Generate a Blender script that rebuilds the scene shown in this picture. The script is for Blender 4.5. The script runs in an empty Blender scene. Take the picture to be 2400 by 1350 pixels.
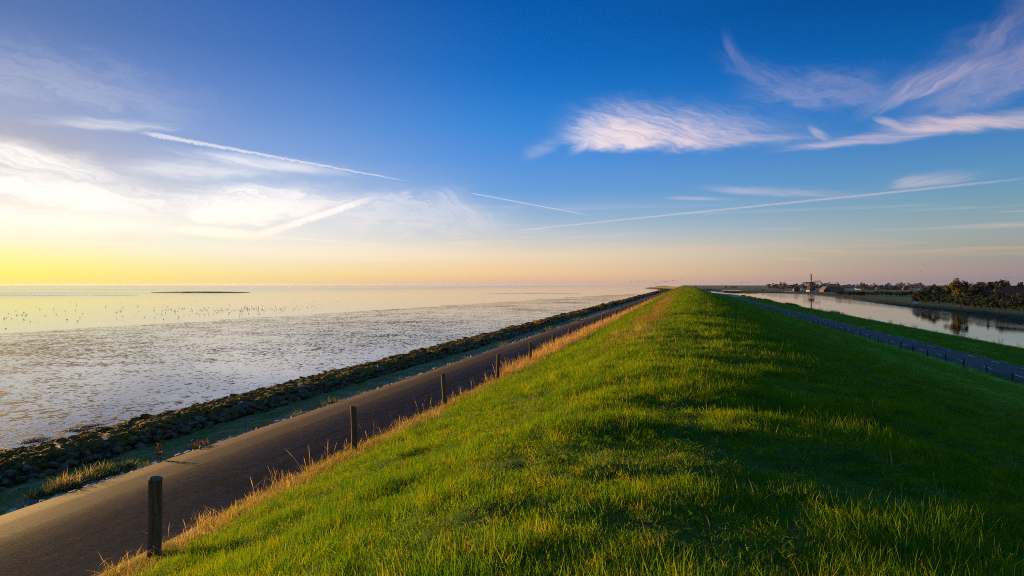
import bpy, bmesh, math, random
import numpy as np
from mathutils import Vector, Matrix
from mathutils.geometry import tessellate_polygon

R = math.radians
sc = bpy.context.scene
# ---------------------------------------------------------------- camera
F = 1500.0                       # focal length in units of 1/2400 picture width
TH = math.atan(405 / F)          # the dyke runs along +Y, the camera looks this much left of it
CT, ST = math.cos(TH), math.sin(TH)
CAMZ = 5.0
cam = bpy.data.objects.new('camera', bpy.data.cameras.new('camera'))
sc.collection.objects.link(cam)
sc.camera = cam
cam.location = (0, 0, CAMZ)
cam.rotation_euler = (R(90), 0, TH)
cam.data.sensor_width = 36
cam.data.lens = 36 * F / 2400
cam.data.shift_y = -7 / 2400
cam.data.clip_start = 0.05
cam.data.clip_end = 90000

# ---------------------------------------------------------------- sun direction, exposure
SUN_EL = 3.8
SUN_AZ = -64.0                   # degrees clockwise from +Y
GLOW_AZ = -60.0                  # middle of the glow behind the thin cloud
sun = bpy.data.objects.new('sun', bpy.data.lights.new('sun', 'SUN'))
sc.collection.objects.link(sun)
sun.data.energy = 5.0
sun.data.angle = R(0.6)
sun.data.color = (1.0, 0.62, 0.22)
sd = Vector((math.sin(R(SUN_AZ)) * math.cos(R(SUN_EL)), math.cos(R(SUN_AZ)) * math.cos(R(SUN_EL)), math.sin(R(SUN_EL))))
sun.rotation_euler = sd.to_track_quat('Z', 'Y').to_euler()
sc.view_settings.view_transform = 'Standard'
sc.view_settings.look = 'None'
sc.view_settings.exposure = 1.2
sc.view_settings.gamma = 1.0
sc.view_settings.use_curve_mapping = False
sc.cycles.use_denoising = False
sc.cycles.max_bounces = 5
sc.cycles.diffuse_bounces = 2
sc.cycles.glossy_bounces = 3
sc.cycles.transmission_bounces = 3
sc.cycles.transparent_max_bounces = 12
sc.cycles.volume_bounces = 1
sc.cycles.filter_width = 1.0
sc.cycles.use_adaptive_sampling = True
sc.cycles.adaptive_threshold = 0.005
sc.cycles.adaptive_min_samples = 64
sc.cycles.sample_clamp_direct = 1.5
sc.cycles.sample_clamp_indirect = 1.0

# ---------------------------------------------------------------- node helper
class S:
    """a socket that builds math nodes"""
    nt = None
    def __init__(s, k): s.k = k
    @staticmethod
    def m(op, *a, clamp=False):
        n = S.nt.nodes.new('ShaderNodeMath'); n.operation = op; n.use_clamp = clamp
        for i, v in enumerate(a):
            if isinstance(v, S): S.nt.links.new(v.k, n.inputs[i])
            else: n.inputs[i].default_value = v
        return S(n.outputs[0])
    def __add__(s, o): return S.m('ADD', s, o)
    def __radd__(s, o): return S.m('ADD', s, o)
    def __sub__(s, o): return S.m('SUBTRACT', s, o)
    def __rsub__(s, o): return S.m('SUBTRACT', o, s)
    def __mul__(s, o): return S.m('MULTIPLY', s, o)
    def __rmul__(s, o): return S.m('MULTIPLY', s, o)
    def __truediv__(s, o): return S.m('DIVIDE', s, o)
def node(t, **kw):
    n = S.nt.nodes.new(t)
    for k, v in kw.items(): setattr(n, k, v)
    return n
def lk(a, b):
    S.nt.links.new(a.k if isinstance(a, S) else a, b)
def sstep(x, a, b, lo=0.0, hi=1.0):
    n = node('ShaderNodeMapRange', interpolation_type='SMOOTHSTEP')
    lk(x, n.inputs[0])
    for i, v in ((1, a), (2, b), (3, lo), (4, hi)):
        if isinstance(v, S): lk(v, n.inputs[i])
        else: n.inputs[i].default_value = v
    return S(n.outputs[0])
def lin(x, a, b, lo=0.0, hi=1.0):
    n = node('ShaderNodeMapRange', clamp=True)
    lk(x, n.inputs[0])
    for i, v in ((1, a), (2, b), (3, lo), (4, hi)): n.inputs[i].default_value = v
    return S(n.outputs[0])
def xyz(x, y, z):
    n = node('ShaderNodeCombineXYZ')
    for i, v in enumerate((x, y, z)):
        if isinstance(v, S): lk(v, n.inputs[i])
        else: n.inputs[i].default_value = v
    return S(n.outputs[0])
def noise(vec, scale, detail=3.0, rough=0.5, dist=0.0):
    n = node('ShaderNodeTexNoise')
    if vec is not None: lk(vec, n.inputs['Vector'])
    n.inputs['Scale'].default_value = scale; n.inputs['Detail'].default_value = detail
    n.inputs['Roughness'].default_value = rough; n.inputs['Distortion'].default_value = dist
    return S(n.outputs[0])
def vscale(vec, s):
    n = node('ShaderNodeMapping'); lk(vec, n.inputs[0]); n.inputs['Scale'].default_value = s
    return S(n.outputs[0])
def mixc(f, a, b, bt='MIX'):
    n = node('ShaderNodeMix', data_type='RGBA', blend_type=bt)
    for v, i in ((f, 0), (a, 6), (b, 7)):
        if isinstance(v, S): lk(v, n.inputs[i])
        else: n.inputs[i].default_value = v if i == 0 else (tuple(v) + (1,))[:4]
    return S(n.outputs[2])
def s2l(c):
    return tuple(((v / 255) / 12.92 if v <= 10 else ((v / 255 + .055) / 1.055) ** 2.4) for v in c)
def ramp(x, stops):
    n = node('ShaderNodeValToRGB'); lk(x, n.inputs[0])
    e = n.color_ramp.elements
    while len(e) > 1: e.remove(e[-1])
    for i, (p, c) in enumerate(stops):
        el = e[0] if i == 0 else e.new(p)
        el.position = p; el.color = tuple(c) + (1,)
    return S(n.outputs[0])

# ---------------------------------------------------------------- sky
world = bpy.data.worlds.new('World'); sc.world = world; world.use_nodes = True
S.nt = world.node_tree
bg = S.nt.nodes['Background']
nish = node('ShaderNodeTexSky', sky_type='NISHITA', sun_disc=False)
nish.sun_elevation = R(SUN_EL); nish.sun_rotation = R(SUN_AZ)
nish.air_density = 1.0; nish.dust_density = 0.6; nish.ozone_density = 2.0
tc = node('ShaderNodeTexCoord')
sep = node('ShaderNodeSeparateXYZ'); lk(tc.outputs['Generated'], sep.inputs[0])
dx, dy, dz = (S(o) for o in sep.outputs)
DEG = 180 / math.pi
el = S.m('ARCSINE', dz) * DEG                                # elevation in degrees
az = S.m('ARCTAN2', dx, dy) * DEG                            # azimuth from +Y, clockwise
hl = S.m('SQRT', dx * dx + dy * dy) + 1e-5
sdiff = S.m('ARCCOSINE', S.m('MINIMUM', S.m('MAXIMUM', (dx * math.sin(R(GLOW_AZ)) + dy * math.cos(R(GLOW_AZ))) / hl, -1.0), 1.0)) * DEG
SKY = 10 / 2 ** sc.view_settings.exposure                     # the ramps hold displayed values; unseen top stops are raised to lift ground shade
def elramp(lst):
    return ramp(el * (1 / 40), [(e / 40, s2l(c)) for e, c in lst])
rampL = elramp([(0, (255, 226, 120)), (.8, (255, 244, 116)), (2, (255, 250, 160)), (3.5, (255, 249, 220)), (6, (246, 237, 224)),
                (8, (212, 204, 206)), (10, (188, 182, 193)), (12.3, (164, 172, 202)), (16, (120, 142, 192)), (19, (92, 122, 178)), (24, (66, 102, 166)), (40, (108, 150, 208))])
rampM = elramp([(0, (250, 214, 150)), (1, (254, 230, 160)), (2.6, (254, 243, 220)), (4.5, (249, 243, 236)), (6, (234, 232, 234)), (8.3, (188, 203, 230)), (11, (138, 170, 222)),
                (13.8, (112, 150, 212)), (17, (88, 130, 200)), (19, (72, 118, 190)), (24, (46, 98, 176)), (40, (90, 146, 214))])
rampC = elramp([(0, (222, 178, 160)), (1, (248, 206, 156)), (2.6, (244, 222, 190)), (4.5, (196, 204, 212)), (6, (158, 187, 218)), (8.3, (108, 163, 224)),
                (11, (84, 149, 224)), (13.8, (56, 138, 220)), (17, (30, 120, 207)), (19, (15, 109, 198)), (24, (0, 90, 175)), (40, (74, 138, 214))])
rampR = elramp([(0, (136, 126, 142)), (1, (150, 138, 144)), (2.6, (156, 154, 146)), (4, (146, 165, 166)), (6, (120, 160, 178)), (8, (96, 150, 190)),
                (11, (70, 130, 190)), (14, (36, 110, 184)), (17, (8, 92, 168)), (22, (0, 66, 132)), (40, (60, 124, 200))])
base = mixc(sstep(sdiff, 3.0, 25.0), rampL, rampM)
base = mixc(sstep(sdiff, 18.0, 48.0), base, rampC)
base = mixc(sstep(sdiff, 38.0, 92.0), base, rampR)
nsk = mixc(1.0, S(nish.outputs[0]), (0.055, 0.075, 0.12), 'MULTIPLY')
base = mixc(0.05, base, nsk)

def pa(px, py):
    """azimuth and elevation of a picture position"""
    u, v = (px - 1200) / F, (668 - py) / F
    return math.degrees(math.atan(u)) - math.degrees(TH), math.degrees(math.atan(v / math.hypot(1, u)))
dirv = S(tc.outputs['Generated'])
def group_of(name, ins, fn):
    """a reusable shader node group: float inputs in, one float out"""
    keep = S.nt
    g = bpy.data.node_groups.new(name, 'ShaderNodeTree')
    for i in ins: g.interface.new_socket(i, in_out='INPUT', socket_type='NodeSocketFloat')
    g.interface.new_socket('out', in_out='OUTPUT', socket_type='NodeSocketFloat')
    S.nt = g
    gi, go = node('NodeGroupInput'), node('NodeGroupOutput')
    lk(fn(*[S(gi.outputs[i]) for i in range(len(ins))]), go.inputs[0])
    S.nt = keep
    def use(*vals):
        n = node('ShaderNodeGroup', node_tree=g)
        for i, v in enumerate(vals):
            if isinstance(v, S): lk(v, n.inputs[i])
            else: n.inputs[i].default_value = v
        return S(n.outputs[0])
    return use
def _cirrus(az, el, w1, w2, w3, a0, e0, c, s, iL, iLr, iW, iWu, dens, fa, fb, wob, lo, hi, seed, curl, fang):
    da, de = az - a0, el - e0
    a = da * c + de * s; b = de * c - da * s
    b = b - a * a * curl
    a = a + (w1 * 2.2 + w2 * .5) * wob
    b = b + (w3 * 1.6 + w2 * .35) * wob / iW
    al = S.m('MAXIMUM', a * iLr, a * (iL * -1.0)); bl = S.m('MAXIMUM', b * iWu, b * (iW * -1.0))
    m = sstep(S.m('SQRT', al * al + bl * bl), 0.15, 1.0, 1.0, 0.0)
    fr = b + a * fang                                         # fibres run at their own slant
    n = noise(xyz(a * fa + seed, fr * fb, seed), 1.0, 4, .6, .5)
    n2 = noise(xyz(a * fa * 1.7 + seed, fr * fb * 3.6, seed + 4.0), 1.0, 3, .6, .3)
    f = sstep(n * .62 + n2 * .38 + m * .26 - .13, lo, hi)
    return m * (f * .85 + .15) * dens
_cg = group_of('cirrus', 'az el w1 w2 w3 a0 e0 c s iL iLr iW iWu dens fa fb wob lo hi seed curl fang'.split(), _cirrus)
def _trail(az, el, w2, a0, e0, c, s, Ln, w0, w1, dens, fluffy, fade, seed, bow):
    da, de = az - a0, el - e0
    t = (da * c + de * s) / Ln; b = de * c - da * s
    n = noise(xyz(t * Ln * 2.6 + seed, b * 1.5, 3.0), 1.0, 3, .7) - .5
    b = b - (t * (1.0 - t)) * 4.0 * bow + n * w0 * fluffy * 1.2 + w2 * w0 * .5
    m = sstep(S.m('ABSOLUTE', b) / (w0 + (w1 - w0) * t), .25, 1.0, 1.0, 0.0)
    m = m * sstep(t, 0.0, fade) * sstep(t, 1.0 - fade * 2.0, 1.0, 1.0, 0.0)
    return m * (n * .9 + .8) * dens
_tg = group_of('contrail', 'az el w2 a0 e0 c s Ln w0 w1 dens fluffy fade seed bow'.split(), _trail)
def cirrus(px, py, ang, L, W, dens, fa=.25, fb=2.2, up=1.0, wob=1.0, lo=.36, hi=.72, seed=0.0, Lr=1.0, curl=0.0, fang=0.1):
    """a streaky cloud: L, W half sizes in degrees, up widens the upper side, Lr the right-hand side, curl bends the fibres"""
    a0, e0 = pa(px, py)
    addc(_cg(az, el, warp1, warp2, warp3, a0, e0, math.cos(R(ang)), math.sin(R(ang)), 1 / L, 1 / (L * Lr), 1 / W, 1 / (W * up), dens, fa, fb, wob, lo, hi, seed, curl, fang))
def contrail(x0, y0, x1, y1, w0, w1, dens, fluffy=.3, fade=.08):
    (a0, e0), (a1, e1) = pa(x0, y0), pa(x1, y1)
    Ln = math.hypot(a1 - a0, e1 - e0)
    am, em = pa((x0 + x1) / 2, (y0 + y1) / 2)
    bow = (em - e0) * (a1 - a0) / Ln - (am - a0) * (e1 - e0) / Ln
    addc(_tg(az, el, warp2, a0, e0, (a1 - a0) / Ln, (e1 - e0) / Ln, Ln, w0, w1, dens, fluffy, fade, float(x0 % 97), bow))
clouds = None
def addc(c):
    global clouds
    clouds = c if clouds is None else S.m('MAXIMUM', clouds, c)
lv = noise(xyz(az * .045, el * 1.5, 5.0), 1.0, 4, .6, .3)
veil = sstep(lv, .50, .74) * sstep(el, .8, 2.2) * sstep(el, 4.5, 8.0, 1.0, 0.0) * .52
ccol = mixc(sstep(sdiff, 10.0, 60.0), (1.14, 1.09, 1.02), s2l((240, 224, 230)))
ccol = mixc(sstep(sdiff, 45.0, 85.0), ccol, s2l((222, 200, 206)))
low = mixc(sstep(sdiff, 10.0, 75.0), (1.15, 0.92, .60), s2l((205, 178, 150)))
ccol = mixc(sstep(el, 1.0, 7.0), low, ccol)
base = mixc(veil, base, ccol)
def sky_bg(c):
    k = mixc(1.0, base if c is None else mixc(S.m('MINIMUM', c, 1.0), base, ccol), (SKY, SKY, SKY), 'MULTIPLY')
    n = node('ShaderNodeBackground'); lk(k, n.inputs[0]); n.inputs[1].default_value = 0.1
    return n.outputs[0]
def sky_mix(f, a, b):
    n = node('ShaderNodeMixShader'); lk(f, n.inputs[0]); lk(a, n.inputs[1]); lk(b, n.inputs[2]); return n.outputs[0]
def warps():
    global warp1, warp2, warp3
    warp1 = noise(vscale(dirv, (9, 9, 22)), 1.0, 3, .6) - 0.5
    warp2 = noise(vscale(dirv, (40, 40, 60)), 1.0, 3, .6) - 0.5
    warp3 = noise(vscale(dirv, (16, 16, 40)), 1.3, 3, .55) - 0.5
# --- right-hand cirrus
warps()
# px, py, angle, L, W, density, fa, fb, up, wob, lo, hi, seed, Lr, curl, fang
cirrus(1440, 330, -3, 7.0, 1.1, 1.05, .30, 1.5, 4.0, .75, .26, .80, 3.1, 2.9, .0, .28)
cirrus(1400, 325, 22, 3.4, .8, .85, .4, 1.8, 1.6, .6, .28, .74, 5.1, 1.8, -.03, -.1)
cirrus(1700, 330, -2, 9.0, .6, .55, .20, 2.0, 1.6, .6, .28, .80, 6.1, 1.3, .0, .1)
cirrus(2010, 332, 1, 8.0, .50, .62, .20, 2.4, 1.6, .6, .28, .78, 7.7, 1.7, .0, .12)
cirrus(1915, 312, -38, 1.3, .45, .40, .5, 2.4, 1.4, .4, .2, .7, 8.8, 1.6, .06, .1)
cirrus(2200, 300, -4, 5.2, .65, .85, .25, 1.9, 2.2, .6, .26, .76, 9.2, 3.0, .0, .2)
cirrus(2085, 290, -24, 1.6, .4, .5, .5, 2.2, 1.4, .4, .2, .7, 9.9, 2.0, .03, .1)
cirrus(2150, 215, 17, 5.5, .8, .50, .3, 1.8, 3.0, .8, .26, .85, 11.4, 2.4, -.012, -.25)
cirrus(2330, 190, 14, 8.0, 2.4, .32, .25, 1.2, 2.0, .9, .24, .85, 21.4, 2.2, .0, -.3)
cirrus(2330, 100, 42, 4.0, 1.2, .30, .3, 1.6, 1.6, .8, .3, .85, 22.4, 1.6, .0, -.2)
cirrus(1728, 140, -55, 3.4, .60, .15, .3, 2.2, 1.6, .5, .3, .8, 14.2, 2.0, .06)
cirrus(1790, 185, -24, 5.5, 1.2, .18, .3, 2.2, 1.6, .8, .3, .85, 15.2, 2.0, .015)
cirrus(1900, 225, -8, 8.0, 1.9, .24, .3, 1.6, 1.6, .8, .28, .85, 16.2, 1.8)
cirrus(1780, 450, -6, 7.0, .42, .42, .18, 2.4, 1.6, .5, .3, .85, 17.9, 1.8)
cirrus(1620, 466, -3, 3.2, .22, .34, .2, 2.4, 1.6, .4, .3, .8, 18.9, 1.6)
cirrus(2130, 435, 3, 2.2, .40, .50, .3, 2.2, 3.0, .5, .26, .78, 19.3, 3.0, .0, -.1)
cirrus(1270, 350, 20, 3.0, .9, .20, .3, 2.2, 1.4, .7, .3, .85, 23.3, 1.3, 0, .6)
cirrus(1070, 500, -22, 5.0, 1.6, .50, .30, 2.0, 2.0, .9, .26, .90, 25.0, 1.6, .0, .35)
cirrus(950, 500, -3, 15.0, 3.0, .50, .14, 1.6, 1.0, .8, .28, .85, 44.0, 1.0)
cirrus(1500, 590, 2, 16.0, .55, .40, .12, 2.4, 1.4, .5, .3, .8, 26.0, 1.4)
cirrus(1850, 607, -3, 1.5, .14, .7, .3, 3.0, 1.4, .3, .15, .6, 27.0, 2.0)
cirrus(1930, 588, -2, 2.0, .10, .55, .3, 3.0, 1.4, .3, .15, .6, 28.0, 1.6)
contrail(1095, 451, 1395, 507, .08, .06, .50, .3)
contrail(1130, 549, 2500, 408, .08, .13, .44, .5)
right_bg = sky_bg(clouds)
# --- bright clouds around the sun and the veil in the middle
clouds = None; warps()
cirrus(1070, 500, -22, 5.0, 1.6, .50, .30, 2.0, 2.0, .9, .26, .90, 25.0, 1.6, .0, .35)
cirrus(500, 505, 3, 4.0, 1.3, 1.15, .30, 1.9, 1.7, 1.0, .26, .66, 31.0, 2.8, .0, .12)
cirrus(640, 490, 5, 5.5, 1.1, .95, .25, 2.2, 1.6, .9, .28, .70, 32.0, 1.8, .0, .1)
cirrus(500, 545, -3, 5.5, .55, 1.3, .2, 1.4, 1.2, .5, .12, .6, 33.0, 1.2)
cirrus(100, 450, -6, 14.0, 2.0, .80, .14, 1.6, 1.2, .8, .30, .68, 35.0, 1.2)
cirrus(60, 520, 1, 16.0, 1.5, .85, .12, 1.6, 1.2, .7, .26, .66, 37.0, 1.1)
cirrus(20, 370, -9, 12.0, 1.5, .85, .14, 1.6, 1.4, .8, .24, .8, 39.0)
cirrus(620, 385, -4, 9.5, .75, .62, .2, 1.8, 1.5, .6, .26, .8, 41.0, 1.1, .0, .15)
cirrus(480, 400, 3, 10.0, 1.2, .55, .16, 1.6, 1.3, .7, .25, .85, 42.0)
cirrus(950, 500, -3, 15.0, 3.0, .50, .14, 1.6, 1.0, .8, .28, .85, 44.0, 1.0)
cirrus(600, 480, 2, 12.0, 2.2, .90, .14, 1.8, 1.2, .7, .30, .72, 43.0, 1.2)
cirrus(260, 295, 4, 7.0, .55, .40, .2, 2.4, 1.6, .6, .28, .85, 45.0)
cirrus(150, 200, -4, 15.0, 2.6, .16, .15, 1.8, 1.4, .8, .3, .85, 47.0)
cirrus(900, 590, 0, 18.0, 1.1, .55, .10, 2.0, 1.3, .5, .22, .8, 49.0, 1.2)
contrail(312, 307, 985, 430, .25, .04, .60, 1.1)
contrail(1095, 451, 1395, 507, .08, .06, .50, .3)
contrail(545, 572, 940, 442, .42, .46, 1.25, .6, .2)
contrail(585, 552, 960, 577, .10, .07, .6, .3)
left_bg = sky_bg(clouds)
# the cloud fields fade out into the clear sky on all sides
fel = sstep(el, 26.0, 32.0, 1.0, 0.0) * sstep(el, -.5, .1)
f_right = sstep(az, 34.0, 46.0, 1.0, 0.0) * sstep(az, -22.0, -20.0) * fel
f_left = sstep(az, -80.0, -66.0) * sstep(az, -15.5, -13.5, 1.0, 0.0) * fel
plain_bg = sky_bg(None)
out_w = S.nt.nodes['World Output']
lk(sky_mix(f_left, sky_mix(f_right, plain_bg, right_bg), left_bg), out_w.inputs[0])
S.nt.nodes.remove(bg)

# ================================================================ helpers
COL = sc.collection
rng = np.random.default_rng(7)
random.seed(7)
def ox(Y):
    t = np.clip((np.asarray(Y, float) - 600) / 450, 0, 1)
    return -42 * t * t * (3 - 2 * t)
def at(px, py, z):
    """the point at height z that lies at a picture position"""
    d = F * (CAMZ - z) / (py - 668); xc = (px - 1200) / F * d
    return Vector((xc * CT - d * ST, xc * ST + d * CT, z))
def atd(px, d, z=None, py=None):
    xc = (px - 1200) / F * d
    if z is None: z = CAMZ - (py - 668) / F * d
    return Vector((xc * CT - d * ST, xc * ST + d * CT, z))
_perm = rng.random((512, 512))
def vnoise(x, y):
    xi = np.floor(x).astype(int); yi = np.floor(y).astype(int)
    fx = x - xi; fy = y - yi
    fx = fx * fx * (3 - 2 * fx); fy = fy * fy * (3 - 2 * fy)
    g = lambda a, b: _perm[a & 511, b & 511]
    return (g(xi, yi) * (1 - fx) + g(xi + 1, yi) * fx) * (1 - fy) + (g(xi, yi + 1) * (1 - fx) + g(xi + 1, yi + 1) * fx) * fy - .5
def fbm(x, y, o=3):
    s = 0; a = 1
    for i in range(o):
        s = s + a * vnoise(x + 31.7 * i, y + 17.3 * i); x = x * 2.03; y = y * 2.03; a *= .5
    return s
def link(name, mesh, mat=None, parent=None, kind=None, label=None, cat=None, group=None):
    o = bpy.data.objects.new(name, mesh); COL.objects.link(o)
    if mat is not None and mesh is not None and not mesh.materials: mesh.materials.append(mat)
    if parent: o.parent = parent
    tag(o, label, cat, group, kind)
    return o
def tag(o, label=None, cat=None, group=None, kind=None):
    for k, v in (('label', label), ('category', cat), ('group', group), ('kind', kind)):
        if v: o[k] = v
def empty(name, loc, rz=0, **kw):
    o = link(name, None); o.location = loc; o.rotation_euler = (0, 0, rz); tag(o, **kw)
    return o
def mesh_from(name, v, f, smooth=True, mat=None):
    me = bpy.data.meshes.new(name)
    me.from_pydata([tuple(map(float, p)) for p in v], [], [tuple(map(int, q)) for q in f])
    if smooth: me.polygons.foreach_set('use_smooth', [True] * len(me.polygons))
    if mat: me.materials.append(mat)
    me.update()
    return me
def grid_mesh(name, P, smooth=True, mat=None):
    """P: rows x cols x 3"""
    r, c = P.shape[:2]
    v = P.reshape(-1, 3).astype(np.float32)
    i = np.arange(r * c).reshape(r, c)
    q = np.stack([i[:-1, :-1], i[:-1, 1:], i[1:, 1:], i[1:, :-1]], -1).reshape(-1, 4)
    me = bpy.data.meshes.new(name)
    me.vertices.add(len(v)); me.vertices.foreach_set('co', v.ravel())
    me.loops.add(q.size); me.loops.foreach_set('vertex_index', q.ravel().astype(np.int32))
    me.polygons.add(len(q)); me.polygons.foreach_set('loop_start', np.arange(0, q.size, 4, dtype=np.int32))
    me.update(calc_edges=True)
    if smooth: me.polygons.foreach_set('use_smooth', [True] * len(q))
    if mat: me.materials.append(mat)
    me.validate()
    return me
class MB:
    """collects boxes, tubes and prisms into one mesh"""
    def __init__(s): s.v = []; s.f = []
    def add(s, v, f):
        n = len(s.v); s.v += [tuple(p) for p in v]; s.f += [tuple(i + n for i in q) for q in f]; return s
    def box(s, c, size, rz=0.0, M=None):
        x, y, z = (k / 2 for k in size); v = []
        m = Matrix.Rotation(rz, 3, 'Z') if M is None else M
        for sx, sy, sz in ((-1, -1, -1), (1, -1, -1), (1, 1, -1), (-1, 1, -1), (-1, -1, 1), (1, -1, 1), (1, 1, 1), (-1, 1, 1)):
            v.append(Vector(c) + m @ Vector((sx * x, sy * y, sz * z)))
        return s.add(v, ((3, 2, 1, 0), (4, 5, 6, 7), (0, 1, 5, 4), (1, 2, 6, 5), (2, 3, 7, 6), (3, 0, 4, 7)))
    def tube(s, pts, rad, n=6, cap=True):
        pts = [Vector(p) for p in pts]; v = []
        for i, p in enumerate(pts):
            t = (pts[min(i + 1, len(pts) - 1)] - pts[max(i - 1, 0)]).normalized()
            a = t.cross(Vector((0, 0, 1)) if abs(t.z) < .9 else Vector((1, 0, 0))).normalized(); b = t.cross(a)
            r = rad[i] if isinstance(rad, (list, tuple)) else rad
            v += [p + (a * math.cos(2 * math.pi * k / n) + b * math.sin(2 * math.pi * k / n)) * r for k in range(n)]
        f = [(i * n + k, i * n + (k + 1) % n, (i + 1) * n + (k + 1) % n, (i + 1) * n + k) for i in range(len(pts) - 1) for k in range(n)]
        if cap: f += [tuple(range(n - 1, -1, -1)), tuple((len(pts) - 1) * n + k for k in range(n))]
        return s.add(v, f)
    def lathe(s, prof, n=8, c=(0, 0, 0), rot=0.0):
        v = [(c[0] + r * math.cos(rot + 2 * math.pi * k / n), c[1] + r * math.sin(rot + 2 * math.pi * k / n), c[2] + z) for r, z in prof for k in range(n)]
        f = [(i * n + k, i * n + (k + 1) % n, (i + 1) * n + (k + 1) % n, (i + 1) * n + k) for i in range(len(prof) - 1) for k in range(n)]
        f += [tuple(range(n - 1, -1, -1)), tuple((len(prof) - 1) * n + k for k in range(n))]
        return s.add(v, f)
    def mesh(s, name, mat=None, smooth=False): return mesh_from(name, s.v, s.f, smooth, mat)
    def build(s, name, mat, parent=None, smooth=False, **kw): return link(name, s.mesh(name, mat, smooth), mat, parent, **kw)

# ---------------------------------------------------------------- materials
def new_mat(name):
    m = bpy.data.materials.new(name); m.use_nodes = True
    S.nt = m.node_tree
    return m, S.nt.nodes['Principled BSDF']
def pos():
    return S(node('ShaderNodeNewGeometry').outputs['Position'])
def bump(h, strength, dist, bs, prev=None):
    n = node('ShaderNodeBump'); lk(h, n.inputs['Height']); n.inputs['Strength'].default_value = strength
    n.inputs['Distance'].default_value = dist
    if prev is not None: lk(prev, n.inputs['Normal'])
    if bs is not None: lk(n.outputs[0], bs.inputs['Normal'])
    return S(n.outputs[0])
def simple(name, c1, c2=None, scale=3.0, rough=.8, bmp=0.0, detail=4, spec=.3, bdist=.02):
    m, b = new_mat(name)
    p = pos()
    n = noise(p, scale, detail, .6)
    col = mixc(sstep(n, .3, .7), c1, c2 or c1)
    lk(col, b.inputs['Base Color']); b.inputs['Roughness'].default_value = rough
    b.inputs['Specular IOR Level'].default_value = spec
    if bmp: bump(noise(p, scale * 4, 4, .6), bmp, bdist, b)
    return m
def leaf_mat(name, c1, c2, c3=None, trans=.5, nscale=.6, rough=.5, tint=None, spec=.25, dew=0.0):
    """thin leaves: diffuse plus light coming through"""
    m = bpy.data.materials.new(name); m.use_nodes = True; S.nt = m.node_tree
    S.nt.nodes.remove(S.nt.nodes['Principled BSDF'])
    out = S.nt.nodes['Material Output']
    p = pos(); oi = node('ShaderNodeObjectInfo')
    n = noise(p, nscale, 3, .6)
    f = sstep(n * .75 + S(oi.outputs['Random']) * .25, .28, .66)
    col = mixc(f, c1, c2)
    if c3:
        n2 = noise(p, nscale * 9, 2, .6)
        col = mixc(sstep(n2, .52, .70), col, c3)
    if tint: col = tint(p, col)
    d = node('ShaderNodeBsdfPrincipled'); lk(col, d.inputs['Base Color']); d.inputs['Roughness'].default_value = rough
    d.inputs['Specular IOR Level'].default_value = spec
    if dew: d.inputs['Sheen Weight'].default_value = dew; d.inputs['Sheen Tint'].default_value = (.6, .8, .25, 1)
    t = node('ShaderNodeBsdfTranslucent')
    tcol = mixc(1.0, col, (1.25, 1.2, .5), 'MULTIPLY'); lk(tcol, t.inputs[0])
    mx = node('ShaderNodeMixShader'); mx.inputs[0].default_value = trans
    lk(d.outputs[0], mx.inputs[1]); lk(t.outputs[0], mx.inputs[2]); lk(mx.outputs[0], out.inputs[0])
    return m

def dry_tint(p, col):
    """withered straw patches on the upper sea-side slope farther along the dyke"""
    s = node('ShaderNodeSeparateXYZ'); lk(p, s.inputs[0]); x, y = S(s.outputs[0]), S(s.outputs[1])
    n = noise(vscale(p, (.6, .16, 0)), 1.0, 4, .65)
    m = sstep(n, .37, .56) * sstep(x, -3.6, -2.6) * sstep(x, -1.5, -.6, 1.0, 0.0) * sstep(y, 17.0, 30.0)
    n5 = noise(p, 1.8, 4, .7)
    e = sstep(x + n5 * 2.2, -5.9, -5.2, 1.0, 0.0) * .65
    return mixc(S.m('MAXIMUM', m * .92, e), col, (.27, .165, .05))
M = {}
M['grass'] = leaf_mat('grass_blades', (.065, .165, .003), (.165, .250, .004), (.34, .29, .012), .5, .55, .6, dry_tint, .04)
M['dry_grass'] = leaf_mat('dry_grass', (.42, .25, .085), (.54, .34, .13), None, .45, 1.2, .6)
M['reed'] = leaf_mat('reeds', (.08, .075, .03), (.13, .10, .045), None, .4, 1.2, .6)
M['rust_weed'] = leaf_mat('rust_weed', (.13, .05, .022), (.18, .075, .03), None, .3, 2.0, .7)
M['weed'] = leaf_mat('weed', (.05, .085, .02), (.12, .12, .035), (.2, .16, .06), .45, 1.4, .6)
def soil_mat():
    m, b = new_mat('grass_ground')
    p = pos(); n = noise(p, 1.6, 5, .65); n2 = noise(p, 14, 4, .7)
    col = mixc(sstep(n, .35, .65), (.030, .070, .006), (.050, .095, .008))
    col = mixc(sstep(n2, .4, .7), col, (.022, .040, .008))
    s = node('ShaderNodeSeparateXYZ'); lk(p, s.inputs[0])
    turf = mixc(sstep(n, .35, .65), (.110, .25, .014), (.160, .31, .024))          # close-mown turf of the landward slope, colour brightened to lift its shade
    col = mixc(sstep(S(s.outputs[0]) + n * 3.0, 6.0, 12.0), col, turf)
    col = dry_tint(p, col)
    lk(col, b.inputs['Base Color']); b.inputs['Roughness'].default_value = .9; b.inputs['Specular IOR Level'].default_value = .1
    bump(n2, .6, .05, b)
    b.inputs['Sheen Weight'].default_value = .06; b.inputs['Sheen Tint'].default_value = (.6, .8, .25, 1)
    return m
M['soil'] = soil_mat()
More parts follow.
